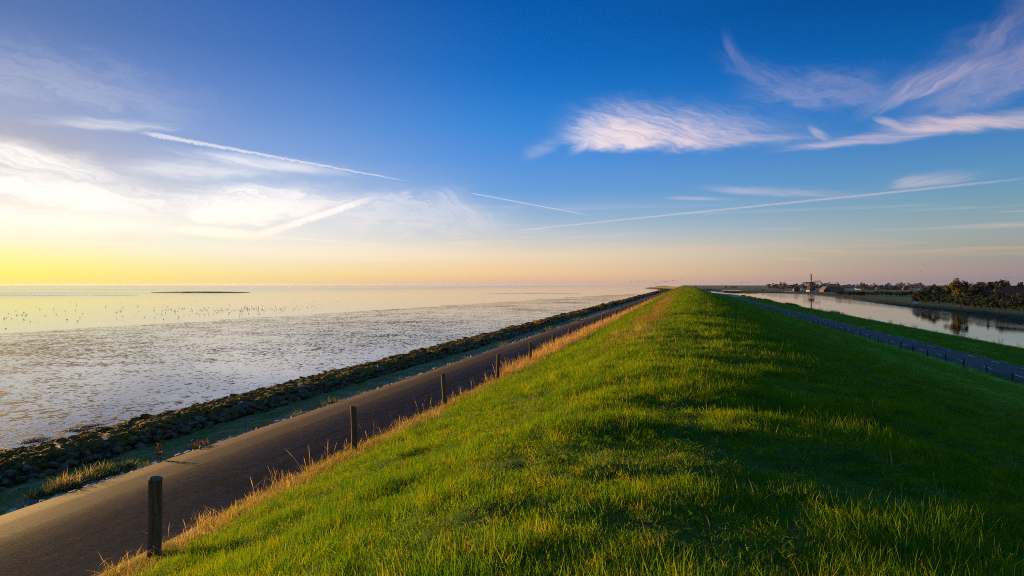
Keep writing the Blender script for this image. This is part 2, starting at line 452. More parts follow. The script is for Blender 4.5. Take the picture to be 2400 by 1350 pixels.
def asphalt_mat(name, base, seam=True):
    m, b = new_mat(name)
    p = pos(); s = node('ShaderNodeSeparateXYZ'); lk(p, s.inputs[0]); x, y = S(s.outputs[0]), S(s.outputs[1])
    g = noise(p, 20, 4, .85); g2 = noise(vscale(p, (1.0, .12, 1)), 2.2, 5, .65); g3 = noise(p, .5, 4, .6)
    col = mixc(sstep(g, .25, .75), tuple(v * .35 for v in base), tuple(v * 1.75 for v in base))
    col = mixc(sstep(g2, .35, .75) * .5, col, tuple(v * .6 for v in base))
    col = mixc(sstep(g3, .45, .7) * .35, col, (base[0] * 1.6, base[1] * 1.5, base[2] * 1.35))
    if seam:
        w = noise(vscale(p, (0, 1, 0)), .8, 5, .7) - .5
        for xs, wd, am in ((-10.22, .08, .9), (-9.1, .04, .7)):
            d = S.m('ABSOLUTE', x - xs + w * .30)
            col = mixc(sstep(d, wd * .3, wd * 2, 1.0, 0.0) * am, col, (.012, .011, .010))
        tr = noise(vscale(p, (1.4, .9, 0)), 1.0, 3, .5, 2.0)
        d = S.m('ABSOLUTE', tr - .5)
        col = mixc(sstep(d, .0, .006, 1.0, 0.0) * .5, col, (.012, .011, .010))
    g5 = noise(p, 7, 4, .75)
    col = mixc(sstep(g5, .50, .68) * .8, col, tuple(v * 2.1 for v in base))
    col = mixc(sstep(g5, .48, .30) * .45, col, tuple(v * .5 for v in base))
    vr = node('ShaderNodeTexVoronoi', feature='F1', distance='CHEBYCHEV'); lk(vscale(p, (.45, .16, 0)), vr.inputs['Vector']); vr.inputs['Scale'].default_value = 1.0; vr.inputs['Randomness'].default_value = .8
    sc3 = node('ShaderNodeSeparateColor'); lk(vr.outputs['Color'], sc3.inputs[0])
    col = mixc(sstep(S(sc3.outputs[0]), .80, .82) * .45, col, tuple(v * .55 for v in base))
    lk(col, b.inputs['Base Color'])
    lk(lin(g, .3, .7, .75, .95), b.inputs['Roughness']); b.inputs['Specular IOR Level'].default_value = .02
    bp = bump(g, .30, .012, None); bump(g2, .12, .03, b, bp)
    return m
M['asphalt_sea'] = asphalt_mat('asphalt_sea', (.047, .033, .027))
M['asphalt'] = asphalt_mat('asphalt_canal', (.105, .088, .074), False)
def algae_mat():
    m, b = new_mat('algae_stone')
    p = pos(); n = noise(vscale(p, (1.0, .55, 1)), 1.5, 5, .7); n2 = noise(p, 9, 4, .7); n3 = noise(p, 45, 3, .7)
    stone = mixc(sstep(n3, .3, .7), (.17, .115, .055), (.34, .24, .13))
    alg = mixc(sstep(n2, .35, .65), (.070, .090, .004), (.160, .190, .008))
    col = mixc(sstep(n + n2 * .25, .60, .74, 1.0, 0.0), stone, alg)
    col = mixc(sstep(n2 - n * .3, .38, .46), col, (.030, .028, .014))
    lk(col, b.inputs['Base Color']); lk(lin(n2, .3, .7, .6, .9), b.inputs['Roughness']); b.inputs['Specular IOR Level'].default_value = .15
    bump(n2 + n3 * .5, 1.0, .07, b)
    return m
M['algae'] = algae_mat()
M['rubble'] = simple('pale_rubble', (.42, .38, .33), (.22, .20, .17), 7, .8, .5)
M['stone'] = simple('grey_stone', (.085, .056, .022), (.16, .110, .050), 3.5, .8, .5, 5, .15)
M['stone_bed'] = simple('stone_bed', (.030, .022, .010), (.065, .045, .018), 6, .7, .8, 5)
M['seaweed'] = leaf_mat('seaweed', (.060, .030, .006), (.15, .080, .015), (.26, .16, .03), .3, 1.3, .75, None, .08)
M['wrack'] = simple('wrack_lumps', (.115, .062, .010), (.29, .160, .028), 16, .9, 1.0, 5, .05, .06)
M['green_weed'] = leaf_mat('green_weed', (.06, .07, .012), (.10, .10, .02), None, .3, 3.0, .4)
def wood_mat():
    m, b = new_mat('weathered_wood')
    tcn = node('ShaderNodeTexCoord'); o = S(tcn.outputs['Object'])
    g = noise(vscale(o, (22, 22, 1.6)), 1.0, 5, .7, .6); n = noise(o, 3, 3, .6)
    col = mixc(sstep(g, .3, .7), (.075, .042, .018), (.21, .125, .055))
    col = mixc(sstep(n, .45, .7) * .6, col, (.085, .08, .05))
    lk(col, b.inputs['Base Color']); b.inputs['Roughness'].default_value = .85; b.inputs['Specular IOR Level'].default_value = .2
    bump(g, .8, .012, b)
    return m
M['wood'] = wood_mat()
M['dark_wood'] = simple('dark_post_wood', (.022, .018, .015), (.045, .036, .028), 8, .9, .4)
M['wire'] = simple('galvanised_wire', (.16, .15, .14), None, 3, .5)
M['white_paint'] = simple('road_paint', (.72, .72, .70), (.50, .50, .50), 5, .7)
def mud_mat():
    m, b = new_mat('wet_mud')
    p = pos()
    pw = vscale(p, (1, 1, 0))
    big = noise(pw, .045, 3, .6); mid = noise(pw, .55, 4, .6, .6); fine = noise(vscale(p, (4.2, 2.4, 0)), 1.0, 2, .55, .8); mic = noise(pw, 9, 2, .6)
    s = node('ShaderNodeSeparateXYZ'); lk(p, s.inputs[0])
    off = sstep(S(s.outputs[0]), -17.0, -34.0)                # the flat gets lumpier away from the dam
    h = fine * .62 + mid * .24 + big * .24 + mic * .14 + off * .012 + (sstep(noise(pw, .11, 3, .55, 1.6), .38, .62) - .5) * .035
    dry = sstep(h, .658, .684)                                # mud that stands above the film of water
    damp = sstep(h, .640, .664)
    col = mixc(dry, (.15, .135, .12), (.030, .027, .025))
    pat = sstep(noise(pw, .13, 4, .6), .66, .74) * sstep(fine, .35, .6)
    col = mixc(pat * .7, col, (.035, .038, .018))
    lk(col, b.inputs['Base Color'])
    lk(dry * .60 + damp * .03 + .03, b.inputs['Roughness'])
    b.inputs['IOR'].default_value = 2.5
    lk(1.0 - dry * .98, b.inputs['Specular IOR Level'])
    rip = noise(vscale(p, (5.0, 2.0, 0)), 1.0, 3, .6)
    bp = bump(rip, .03, .1, None); bump(S.m('MAXIMUM', h, .64), .22, .20, b, bp)
    return m
M['mud'] = mud_mat()
def water_mat(name, kind):
    m, b = new_mat(name)
    p = pos(); pw = vscale(p, (1, 1, 0))
    b.inputs['IOR'].default_value = 1.33; b.inputs['Specular IOR Level'].default_value = .8
    if kind == 'sea':
        b.inputs['Base Color'].default_value = (.05, .05, .055, 1)
        a = noise(vscale(p, (.004, .012, 0)), 1.0, 4, .6)     # slicks and ruffled belts
        s = node('ShaderNodeSeparateXYZ'); lk(p, s.inputs[0])
        far = sstep(S(s.outputs[0]), -130.0, -420.0)
        ruf = sstep(a, .42, .62) * .7 * far + far * .25
        lk(ruf * .10 + .06, b.inputs['Roughness'])
        w = noise(vscale(p, (.7, .35, 0)), 1.0, 4, .6); w2 = noise(vscale(p, (.10, .05, 0)), 1.0, 4, .65)
        n = node('ShaderNodeBump'); lk(w + w2 * 1.5, n.inputs['Height']); lk(ruf * .14 + .09, n.inputs['Strength']); n.inputs['Distance'].default_value = .6
        lk(n.outputs[0], b.inputs['Normal'])
    else:
        b.inputs['Base Color'].default_value = (.012, .016, .014, 1)
        a = noise(vscale(p, (.03, .008, 0)), 1.0, 3, .5)
        s = node('ShaderNodeSeparateXYZ'); lk(p, s.inputs[0]); x = S(s.outputs[0])
        gust = sstep(x + (a - .5) * 40.0, 74.0, 92.0)         # a light breeze ruffles the lee of the far bank
        w = noise(vscale(p, (1.6, 1.1, 0)), 1.0, 3, .55); w2 = noise(vscale(p, (.35, .16, 0)), 1.0, 3, .5)
        lk(gust * .07 + .012, b.inputs['Roughness'])
        n = node('ShaderNodeBump'); lk(w + w2 * 1.2, n.inputs['Height']); lk(gust * .05 + .008, n.inputs['Strength']); n.inputs['Distance'].default_value = .5
        lk(n.outputs[0], b.inputs['Normal'])
    return m
M['sea'] = water_mat('sea_water', 'sea')
M['canal'] = water_mat('canal_water', 'canal')
def field_mat():
    m, b = new_mat('polder_fields')
    p = pos()
    v = node('ShaderNodeTexVoronoi'); lk(vscale(p, (.010, .004, 0)), v.inputs['Vector']); v.inputs['Scale'].default_value = 1.0
    n = noise(p, .08, 5, .65)
    s = node('ShaderNodeSeparateColor'); lk(v.outputs['Color'], s.inputs[0])
    col = mixc(S(s.outputs[0]), (.036, .090, .034), (.060, .105, .038))
    col = mixc(sstep(S(s.outputs[1]), .75, .8), col, (.075, .065, .035))
    col = mixc(sstep(n, .4, .7) * .4, col, (.035, .05, .015))
    lk(col, b.inputs['Base Color']); b.inputs['Roughness'].default_value = .95; b.inputs['Specular IOR Level'].default_value = .1
    bump(noise(p, 1.2, 4, .7), .7, .15, b)
    return m
M['field'] = field_mat()
M['bank'] = simple('reed_bank', (.050, .034, .016), (.034, .040, .014), .7, .95, .9, 5, .1, .2)

# ================================================================ the dyke and what runs along it
PX = np.array([-7.75, -7.3, -6.8, -4.5, -2.8, -1.9, -1.0, 0.6, 3.0, 6.0, 12.0, 20.0, 25.5, 28.5, 30.0])
PZ = np.array([1.03, 1.10, 1.26, 2.12, 2.80, 3.14, 3.37, 3.33, 3.02, 2.34, .76, -1.62, -3.20, -3.82, -3.95])
_xx = np.linspace(PX[0], PX[-1], 800); _zz = np.interp(_xx, PX, PZ)
_k = np.ones(41) / 41
_zs = np.convolve(np.pad(_zz, 20, mode='edge'), _k, 'valid')
_edge = np.clip((_xx - _xx[0]) / .8, 0, 1) * np.clip((_xx[-1] - _xx) / .8, 0, 1)
_zz = _zz * (1 - _edge) + _zs * _edge
def dyke_z(X, Y):
    X = np.asarray(X, float); Y = np.asarray(Y, float)
    z = np.interp(X, _xx, _zz)
    e = np.clip((X + 7.6) / 1.2, 0, 1) * np.clip((29.5 - X) / 2, 0, 1)
    rough = np.where(X < 5, 1.0, np.clip(1 - (X - 5) / 5, .35, 1))
    b = fbm(X / 1.5, Y / 1.5, 2) * .10 + fbm(X / .5 + 9, Y / .5, 2) * .10 + fbm(X / 6, Y / 9, 2) * .03
    return z + e * rough * b
def steps(a, b, s0, g, smax):
    out = [a]; s = s0
    while out[-1] < b:
        out.append(out[-1] + s)
        if out[-1] > 12: s = min(s * g, smax)
    return np.array(out)
Ys = steps(-14, 1500, .16, 1.03, 14)
Xs = np.unique(np.concatenate([np.arange(-7.75, 7, .16), np.arange(7, 30.01, .5), [30.0]]))
XX, YY = np.meshgrid(Xs, Ys)
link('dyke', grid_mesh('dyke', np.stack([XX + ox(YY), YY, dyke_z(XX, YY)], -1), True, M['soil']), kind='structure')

def strip(name, prof, mat, Y0=-14, Y1=1500, kind='structure', wob=0.0, sub=1, fine=.5, parent=None, g=1.035):
    """a band along the dyke with a cross-section [(X, z), ...]"""
    Y = steps(Y0, Y1, fine, g, 14)
    pr = np.array(prof, float)
    if sub > 1:
        t = np.linspace(0, len(pr) - 1, (len(pr) - 1) * sub + 1)
        pr = np.stack([np.interp(t, range(len(pr)), pr[:, 0]), np.interp(t, range(len(pr)), pr[:, 1])], -1)
    P = np.zeros((len(Y), len(pr), 3))
    P[:, :, 0] = pr[None, :, 0] + ox(Y)[:, None]; P[:, :, 1] = Y[:, None]; P[:, :, 2] = pr[None, :, 1]
    if wob:
        P[:, :, 2] += fbm(P[:, :, 0] * 2.2, P[:, :, 1] * 2.2, 3) * wob
        P[:, :, 0] += fbm(P[:, :, 0] * 1.5 + 50, P[:, :, 1] * 1.5, 2) * wob * .6
    return link(name, grid_mesh(name, P, True, mat), None, parent, kind)
strip('sea_road', [(-7.4, .97), (-7.8, .975), (-9.0, 1.03), (-10.0, 1.06), (-10.4, 1.03), (-12.20, .74), (-12.22, .45)], M['asphalt_sea'], sub=2)
strip('algae_shelf', [(-12.1, .62), (-13.2, .58), (-14.4, .46), (-15.4, .36)], M['algae'], wob=.10, sub=5, fine=.25)
# crumbling pale edge of the road
rub = MB()
for y in np.arange(-4, 110, .09):
    if vnoise(np.array(y * .35), np.array(3.3)) < -.34: continue
    s = random.uniform(.025, .07) * (1 + y * .008)
    m3 = Matrix.Rotation(random.uniform(0, 6), 3, 'Z') @ Matrix.Rotation(random.uniform(-.5, .5), 3, 'X')
    rub.box((-12.30 + random.uniform(-.08, .07), y, .66 + random.uniform(-.02, .05)), (s * 1.6, s * 2, s), M=m3)
rub.build('road_edge_rubble', M['rubble'], kind='stuff', label='pale crumbled stone along the sea road edge', cat='rubble')

# ---------------------------------------------------------------- sea side
def poly_sheet(name, pts, z, mat, kind='structure', skirt=None):
    tri = tessellate_polygon([[Vector((p[0], p[1], 0)) for p in pts]])
    v = [(p[0], p[1], z) for p in pts]; f = []
    for a, b, c in tri:
        n = (Vector(v[b]) - Vector(v[a])).cross(Vector(v[c]) - Vector(v[a]))
        f.append((a, b, c) if n.z > 0 else (a, c, b))
    return link(name, mesh_from(name, v, f, False, mat), kind=kind)
edge = []
for px, py in ((-1400, 900), (-600, 822), (0, 781), (400, 757), (800, 733), (1000, 719), (1200, 706), (1350, 696), (1500, 687.5), (1575, 682)):
    edge.append(at(px, py, 0))
def wob_line(pts, n, amp):
    out = []
    for a, b in zip(pts[:-1], pts[1:]):
        for k in range(n):
            p = a.lerp(b, k / n); L = (b - a).length
            w = float(fbm(np.array(p.x * 8 / L + 3), np.array(p.y * 8 / L), 3)) * amp * min(L, 60) * .1
            out.append(Vector((p.x + w, p.y + w * .4, p.z)))
    out.append(pts[-1]); return out
edgew = wob_line(edge, 14, 1.0)
mud_poly = [(p.x, p.y) for p in edgew] + [(-16 + float(ox(y)), y) for y in (760, 700, 640, 600, 400, 100, -60)]
poly_sheet('mud_flat', mud_poly, 0.0, M['mud'])
sea_pts = [(-14, -400), (-14, 600), (-14 - 42, 1060), (-20, 1500), (-20, 30000), (-42000, 30000), (-42000, -400)]
poly_sheet('sea', sea_pts, -.05, M['sea'])
def sandbar(name, px0, px1, py, wpx, hz, mat):
    a, b = at(px0, py, 0), at(px1, py, 0); n = 40
    dirn = (b - a); wid = (at(px0, py - wpx, 0) - a).length
    fw = Vector((-ST, CT, 0)); P = np.zeros((n, 9, 3))
    for i in range(n):
        t = i / (n - 1); w = wid * (math.sin(math.pi * t) ** .6) * (.8 + float(fbm(np.array(t * 5.), np.array(float(px0)), 2)) * .6)
        for j in range(9):
            q = j / 8 * 2 - 1; p = a + dirn * t + fw * (w * q * .5)
            P[i, j] = (p.x, p.y, -.06 + hz * (1 - q * q) * math.sin(math.pi * t) ** .5 + .0 * q)
    return link(name, grid_mesh(name, P, True, mat), kind='structure')
sandbar('sandbar', 352, 588, 685.5, 1.4, .75, M['bank'])
sandbar('sandbar', 1128, 1365, 687.2, 1.2, .28, M['mud'])
sandbar('sandbar', -40, 330, 692.5, .8, .20, M['mud'])

# stone dam with a seaweed covered back
dam = strip('stone_dam', [(-14.75, .30), (-14.92, .68), (-15.15, .80), (-15.7, .78), (-16.4, .70), (-17.1, .57), (-17.6, .44), (-18.2, .12), (-18.6, -.12)],
            M['stone_bed'], wob=.13, sub=4, fine=.22, Y1=1300)
tag(dam, kind='structure')
def rock_mesh(name, seed, sub=2, flat=.6):
    bm = bmesh.new(); bmesh.ops.create_icosphere(bm, subdivisions=sub, radius=.5)
    r = np.random.default_rng(seed); pl = r.normal(size=(9, 3)); pl /= np.linalg.norm(pl, axis=1)[:, None]
    for v in bm.verts:
        c = np.array(v.co)
        for n_ in pl:
            d = c @ n_
            if d > .33: c = c - n_ * (d - .33) * .85
        v.co = (c[0] * 1.1, c[1] * 1.25, c[2] * flat * 1.25)
    me = bpy.data.meshes.new(name); bm.to_mesh(me); bm.free(); me.materials.append(M['stone'])
    return me
rocks = [rock_mesh('stone', i, 1) for i in range(10)]
def put_stone(k, x, y, z, s, parent):
    o = link('stone', rocks[k % 10], None, parent)
    o.location = (x, y, z); o.rotation_euler = (random.uniform(-.35, .35), random.uniform(-.5, .2), random.uniform(0, 6.28)); o.scale = (s, s * random.uniform(.9, 1.35), s * random.uniform(.8, 1.2))
k = 0
Y = 7.5
while k < 296:
    for row, (x, z) in enumerate(((-14.70, .38), (-14.78, .52), (-14.92, .66))):
        if k >= 296: break
        put_stone(k * 7 + row, x + random.uniform(-.07, .07), Y + row * .16 + random.uniform(-.08, .08), z + random.uniform(-.06, .05), random.uniform(.22, .40), dam); k += 1
    Y += .33
YEND = Y

# ---------------------------------------------------------------- scatter by instances
def scatter(name, P, rot, scl, idx, protos, **kw):
    me = bpy.data.meshes.new(name)
    n = len(P); me.vertices.add(n); me.vertices.foreach_set('co', np.asarray(P, np.float32).ravel())
    for nm, ty, arr, key in (('rot', 'FLOAT_VECTOR', rot, 'vector'), ('scl', 'FLOAT_VECTOR', scl, 'vector')):
        me.attributes.new(nm, ty, 'POINT').data.foreach_set(key, np.asarray(arr, np.float32).ravel())
    me.attributes.new('idx', 'INT', 'POINT').data.foreach_set('value', np.asarray(idx, np.int32))
    o = link(name, me)
    tag(o, kind='stuff', **kw)
    col = bpy.data.collections.new(name + '_pieces')
    for i, pm in enumerate(protos):
        po = bpy.data.objects.new('%s_piece_%02d' % (name, i), pm); col.objects.link(po)
    ng = bpy.data.node_groups.new(name, 'GeometryNodeTree')
    ng.interface.new_socket('Geometry', in_out='INPUT', socket_type='NodeSocketGeometry')
    ng.interface.new_socket('Geometry', in_out='OUTPUT', socket_type='NodeSocketGeometry')
    N, Lk = ng.nodes, ng.links
    gi, go = N.new('NodeGroupInput'), N.new('NodeGroupOutput')
    iop = N.new('GeometryNodeInstanceOnPoints'); ci = N.new('GeometryNodeCollectionInfo')
    ci.inputs['Collection'].default_value = col; ci.inputs['Separate Children'].default_value = True; ci.inputs['Reset Children'].default_value = True
    iop.inputs['Pick Instance'].default_value = True
    def na(nm, ty):
        a = N.new('GeometryNodeInputNamedAttribute'); a.data_type = ty; a.inputs['Name'].default_value = nm; return a.outputs['Attribute']
    e2r = N.new('FunctionNodeEulerToRotation')
    Lk.new(na('rot', 'FLOAT_VECTOR'), e2r.inputs[0]); Lk.new(e2r.outputs[0], iop.inputs['Rotation'])
    Lk.new(na('scl', 'FLOAT_VECTOR'), iop.inputs['Scale']); Lk.new(na('idx', 'INT'), iop.inputs['Instance Index'])
    Lk.new(gi.outputs[0], iop.inputs['Points']); Lk.new(ci.outputs[0], iop.inputs['Instance']); Lk.new(iop.outputs[0], go.inputs[0])
    o.modifiers.new('scatter', 'NODES').node_group = ng
    return o
def tuft(name, n, rad, h0, h1, w, bend, mat, seed, seg=3, lean=.25, seedhead=0.0, flop=0.0):
    """a tuft of blades, each a tapering curved ribbon"""
    r = np.random.default_rng(seed); V = []; Fc = []
    for i in range(n):
        a = r.uniform(0, 6.283); q = rad * math.sqrt(r.random()); bx, by = q * math.cos(a), q * math.sin(a)
        h = r.uniform(h0, h1); az_ = r.uniform(0, 6.283); ln = r.normal(0, lean) + .15; bd = abs(r.normal(0, bend)) + .05
        ca, sa = math.cos(az_), math.sin(az_); ww = w * r.uniform(.7, 1.3); b0 = len(V)
        x = 0.0; z = 0.0; ang = ln * .6; ds = h / seg; tw = r.uniform(-.6, .6)
        for s in range(seg + 1):
            t = s / seg; hw = ww * .5 * (1 - t ** 1.6) + (seedhead * math.exp(-((t - .85) / .12) ** 2) if seedhead else 0)
            wx, wy = -math.sin(az_ + tw), math.cos(az_ + tw)
            p = (bx + x * ca, by + x * sa, z)
            if s < seg or seedhead: V += [(p[0] - wx * hw, p[1] - wy * hw, p[2]), (p[0] + wx * hw, p[1] + wy * hw, p[2])]
            else: V.append(p)
            ang += bd / seg * 1.6 + flop / seg; x += ds * math.sin(ang); z += ds * math.cos(ang)
        for s in range(seg):
            if s < seg - 1 or seedhead: Fc.append((b0 + 2 * s, b0 + 2 * s + 1, b0 + 2 * s + 3, b0 + 2 * s + 2))
            else: Fc.append((b0 + 2 * s, b0 + 2 * s + 1, b0 + 2 * s + 2))
    return mesh_from(name, V, Fc, True, mat)
GT = [tuft('grass_tuft', 74, .17, .035, .10, .0052, 1.3, M['grass'], 100 + i, 3, .75) for i in range(7)]
GT += [tuft('long_grass_tuft', 50, .15, .06, .15, .0050, 2.2, M['grass'], 200 + i, 4, .8) for i in range(4)]
def area_points(x0, x1, y0, y1, d0, r0, p, seed, fn=None):
    """random points whose density falls with distance from where the picture was taken"""
    r = np.random.default_rng(seed); out = []
    yb = [y0]
    while yb[-1] < y1: yb.append(yb[-1] + max(2.0, yb[-1] * .12))
    for a, b in zip(yb[:-1], yb[1:]):
        near = max(0.0, a if a > 0 else 0)
        dm = d0 * min(1.0, (r0 / max(near, 1e-3)) ** p)
        n = r.poisson(dm * (x1 - x0) * (b - a))
        X = r.uniform(x0, x1, n); Yv = r.uniform(a, b, n)
        dist = np.hypot(X, Yv)
        keep = r.random(n) < np.minimum(1.0, (r0 / np.maximum(dist, 1e-3)) ** p) * d0 / dm
        if fn is not None: keep &= r.random(n) < fn(X, Yv)
        out.append(np.stack([X[keep], Yv[keep]], -1))
    return np.concatenate(out)
pts = area_points(-7.5, 29.2, -2.5, 560, 130, 9.0, 1.5, 5, lambda X, Y: np.clip(1 - (X - 4) / 10, .30, 1))
X, Yp = pts[:, 0], pts[:, 1]; n = len(pts); dist = np.hypot(X, Yp)
tz = dyke_z(X, Yp)
tus = fbm(X / .9 + 40, Yp / .9, 3)
side = np.clip((X - 3.5) / 5, 0, 1)
hs = (1.0 + tus * 1.7) * (1 - .60 * side) * rng.uniform(.75, 1.25, n)
hs *= np.where(X < -6.2, .85, 1.0)
ws = np.clip((dist / 9.0), 1, 60) ** .62
sz = np.clip(hs, .35, 2.4) * np.clip((dist / 9.0), 1, 40) ** .16
long_ = (tus + rng.normal(0, .15, n) > .22) & (side < .5)
idx = np.where(long_, rng.integers(7, 11, n), rng.integers(0, 7, n))
rot = np.stack([rng.normal(0, .22, n), rng.normal(0, .22, n) - np.where(X < -1, .15, 0) + side * .12, rng.uniform(0, 6.283, n)], -1)
scatter('grass', np.stack([X + ox(Yp), Yp, tz - .01], -1), rot, np.stack([ws, ws, sz], -1), idx, GT, label='lush green grass covering the dyke', cat='grass')
print('grass tufts', n)

# seaweed on the dam
def dam_z(X):
    pr = np.array([(-18.6, -.12), (-18.2, .12), (-17.6, .44), (-17.1, .57), (-16.4, .70), (-15.7, .78), (-15.15, .80), (-14.92, .68)])
    return np.interp(X, pr[:, 0], pr[:, 1])
def weed_lump(name, seed):
    bm = bmesh.new(); bmesh.ops.create_icosphere(bm, subdivisions=3, radius=.5)
    for v in bm.verts:
        c = v.co; k_ = 1 + .35 * float(fbm(np.array(c.x * 5 + seed), np.array(c.y * 5 + c.z * 4), 3)); v.co = Vector((c.x * k_, c.y * k_ * 1.15, c.z * k_ * .55))
    me = bpy.data.meshes.new(name); bm.to_mesh(me); bm.free(); me.materials.append(M['wrack'])
    return me
SW = [tuft('seaweed_tuft', 40, .17, .10, .26, .024, 1.2, M['seaweed'], 300 + i, 3, .9, 0, 1.0) for i in range(5)]
SW += [weed_lump('seaweed_lump', 11.3 * i) for i in range(5)]
pts = area_points(-18.4, -14.93, 6, 700, 34, 16, 1.25, 11)
X, Yp = pts[:, 0], pts[:, 1]; n = len(pts); dist = np.hypot(X, Yp); ws = np.clip(dist / 18, 1, 30) ** .6
lump = fbm(X * 2.2, Yp * 2.2, 3)
li = rng.integers(0, 10, n); ls = np.where(li > 4, rng.uniform(.20, .42, n), .80)
scatter('seaweed', np.stack([X + ox(Yp), Yp, dam_z(X) + lump * .12 - .03], -1), np.stack([rng.normal(0, .25, n), rng.normal(0, .25, n), rng.uniform(0, 6.28, n)], -1),
        np.stack([ws * ls, ws * ls, rng.uniform(.30, .62, n) * ws ** .3 * np.where(li > 4, .62, .9)], -1), li, SW, label='golden brown seaweed heaped over the stone dam', cat='seaweed')
# the stones farther along, too small to pick out
far_rocks = [rock_mesh('far_stone', 40 + i, 1) for i in range(4)]
Yr = np.concatenate([np.arange(YEND, 260, .30), np.arange(260, 700, .9)]); n = len(Yr)
Xr = rng.choice([-14.70, -14.78, -14.92], n) + rng.normal(0, .08, n); zr = np.interp(-Xr, [14.6, 14.84, 15.1], [.38, .60, .78])
sr = rng.uniform(.4, .7, n) * np.clip(Yr / 200, 1, 2.0)
fr = scatter('small_stones', np.stack([Xr + ox(Yr), Yr, zr], -1), rng.uniform(-.4, .4, (n, 3)) + np.stack([0 * Yr, 0 * Yr, rng.uniform(0, 6, n)], -1), np.stack([sr, sr, sr], -1), rng.integers(0, 4, n), far_rocks)
fr.parent = dam; fr['kind'] = 'stuff'

# straw coloured grass at the foot of the slope
DT = [tuft('straw_tuft', 26, .16, .25, .62, .0062, .55, M['dry_grass'], 400 + i, 4, .22, .006) for i in range(5)]
DT += [tuft('straw_short', 30, .16, .10, .28, .006, .9, M['dry_grass'], 420 + i, 3, .4) for i in range(3)]
def straw_fn(X, Y):
    lineX = -7.05 + .25 * vnoise(Y * .3, X * 0)
    w = np.where(Y > 26, .55, .55)
    a = np.exp(-((X - lineX) / w) ** 2)
    d = np.clip(.14 + .95 * np.clip((Y - 24) / 8, 0, 1) + 1.6 * fbm(X * .3, Y * .35 + 70, 2), .14, 1)
    d = np.where((Y > 17.5) & (Y < 25.5), d * .45, d)
    return a * d
pts = area_points(-8.15, -5.8, 4, 420, 60, 24, 1.1, 21, straw_fn)
X, Yp = pts[:, 0], pts[:, 1]; n = len(pts); dist = np.hypot(X, Yp); ws = np.clip(dist / 18, 1, 30) ** .6
tall = rng.random(n) < np.clip((Yp - 8) / 22, .12, .85)
hz = np.where(Yp > 26, 1.1, .46) * rng.uniform(.5, 1.3, n)
hz = np.where(~tall, hz * 1.4, hz)
scatter('straw_grass', np.stack([X + ox(Yp), Yp, np.maximum(dyke_z(X, Yp), 1.03) - .02], -1), np.stack([rng.normal(0, .12, n), rng.normal(0, .12, n), rng.uniform(0, 6.28, n)], -1),
        np.stack([ws, ws, hz], -1), np.where(tall, rng.integers(0, 5, n), rng.integers(5, 8, n)), DT, label='tall straw coloured dry grass along the fence', cat='dry grass')
LS = [tuft('loose_stalks', 9, .22, .30, .75, .0045, .7, M['dry_grass'], 470 + i, 5, .28, .006) for i in range(4)]
lsp = [(y, -7.35 + random.uniform(-.35, .3)) for y in (6.9, 7.8, 9.4, 11.2, 11.6, 12.0, 13.6, 13.9, 14.2, 14.5, 15.0, 17.3, 19.6, 20.2, 21.5, 22.6)]
P3 = np.array([(x, y, max(float(dyke_z(x, y)), 1.0) - .02) for y, x in lsp]); n = len(P3)
scatter('loose_stalks', P3, np.stack([rng.normal(0, .12, n), rng.normal(0, .12, n), rng.uniform(0, 6.28, n)], -1), np.stack([np.ones(n)] * 2 + [rng.uniform(.6, 1.1, n)], -1), rng.integers(0, 4, n), LS,
        label='loose tall dry stalks around the nearest fence posts', cat='dry grass')
# dead stalks and odd weeds mixed through the turf
WX = [tuft('dead_stalks', 7, .10, .08, .22, .004, .8, M['dry_grass'], 440 + i, 3, .5) for i in range(3)] + [tuft('broad_leaves', 9, .06, .05, .12, .022, 1.6, M['weed'], 450 + i, 3, .9) for i in range(3)]
pts = area_points(-7.0, 8, -1, 60, 2.6, 9, 1.2, 27)
X, Yp = pts[:, 0], pts[:, 1]; n = len(pts)
scatter('turf_weeds', np.stack([X, Yp, dyke_z(X, Yp)], -1), np.stack([rng.normal(0, .2, n), rng.normal(0, .2, n), rng.uniform(0, 6.28, n)], -1),
        np.stack([np.ones(n), np.ones(n), rng.uniform(.6, 1.2, n)], -1), rng.integers(0, 6, n), WX, label='dead stalks and broad leaved weeds among the turf', cat='weeds')
# withered patches higher on the slope
def patch_fn(X, Y): return np.clip(fbm(X * .6, Y * .16 + 5, 2) * 2.2 + .15, 0, 1) * np.exp(-((X + 2.2) / .8) ** 2)
pts = area_points(-4.0, -.6, 18, 300, 16, 24, 1.1, 23, patch_fn)
X, Yp = pts[:, 0], pts[:, 1]; n = len(pts); ws = np.clip(np.hypot(X, Yp) / 18, 1, 30) ** .6
scatter('withered_grass', np.stack([X + ox(Yp), Yp, dyke_z(X, Yp) - .01], -1), np.stack([rng.normal(0, .15, n), rng.normal(0, .15, n), rng.uniform(0, 6.28, n)], -1),
        np.stack([ws, ws, rng.uniform(.6, 1.2, n)], -1), rng.integers(5, 8, n), DT, label='withered tan grass patches near the dyke top', cat='dry grass')

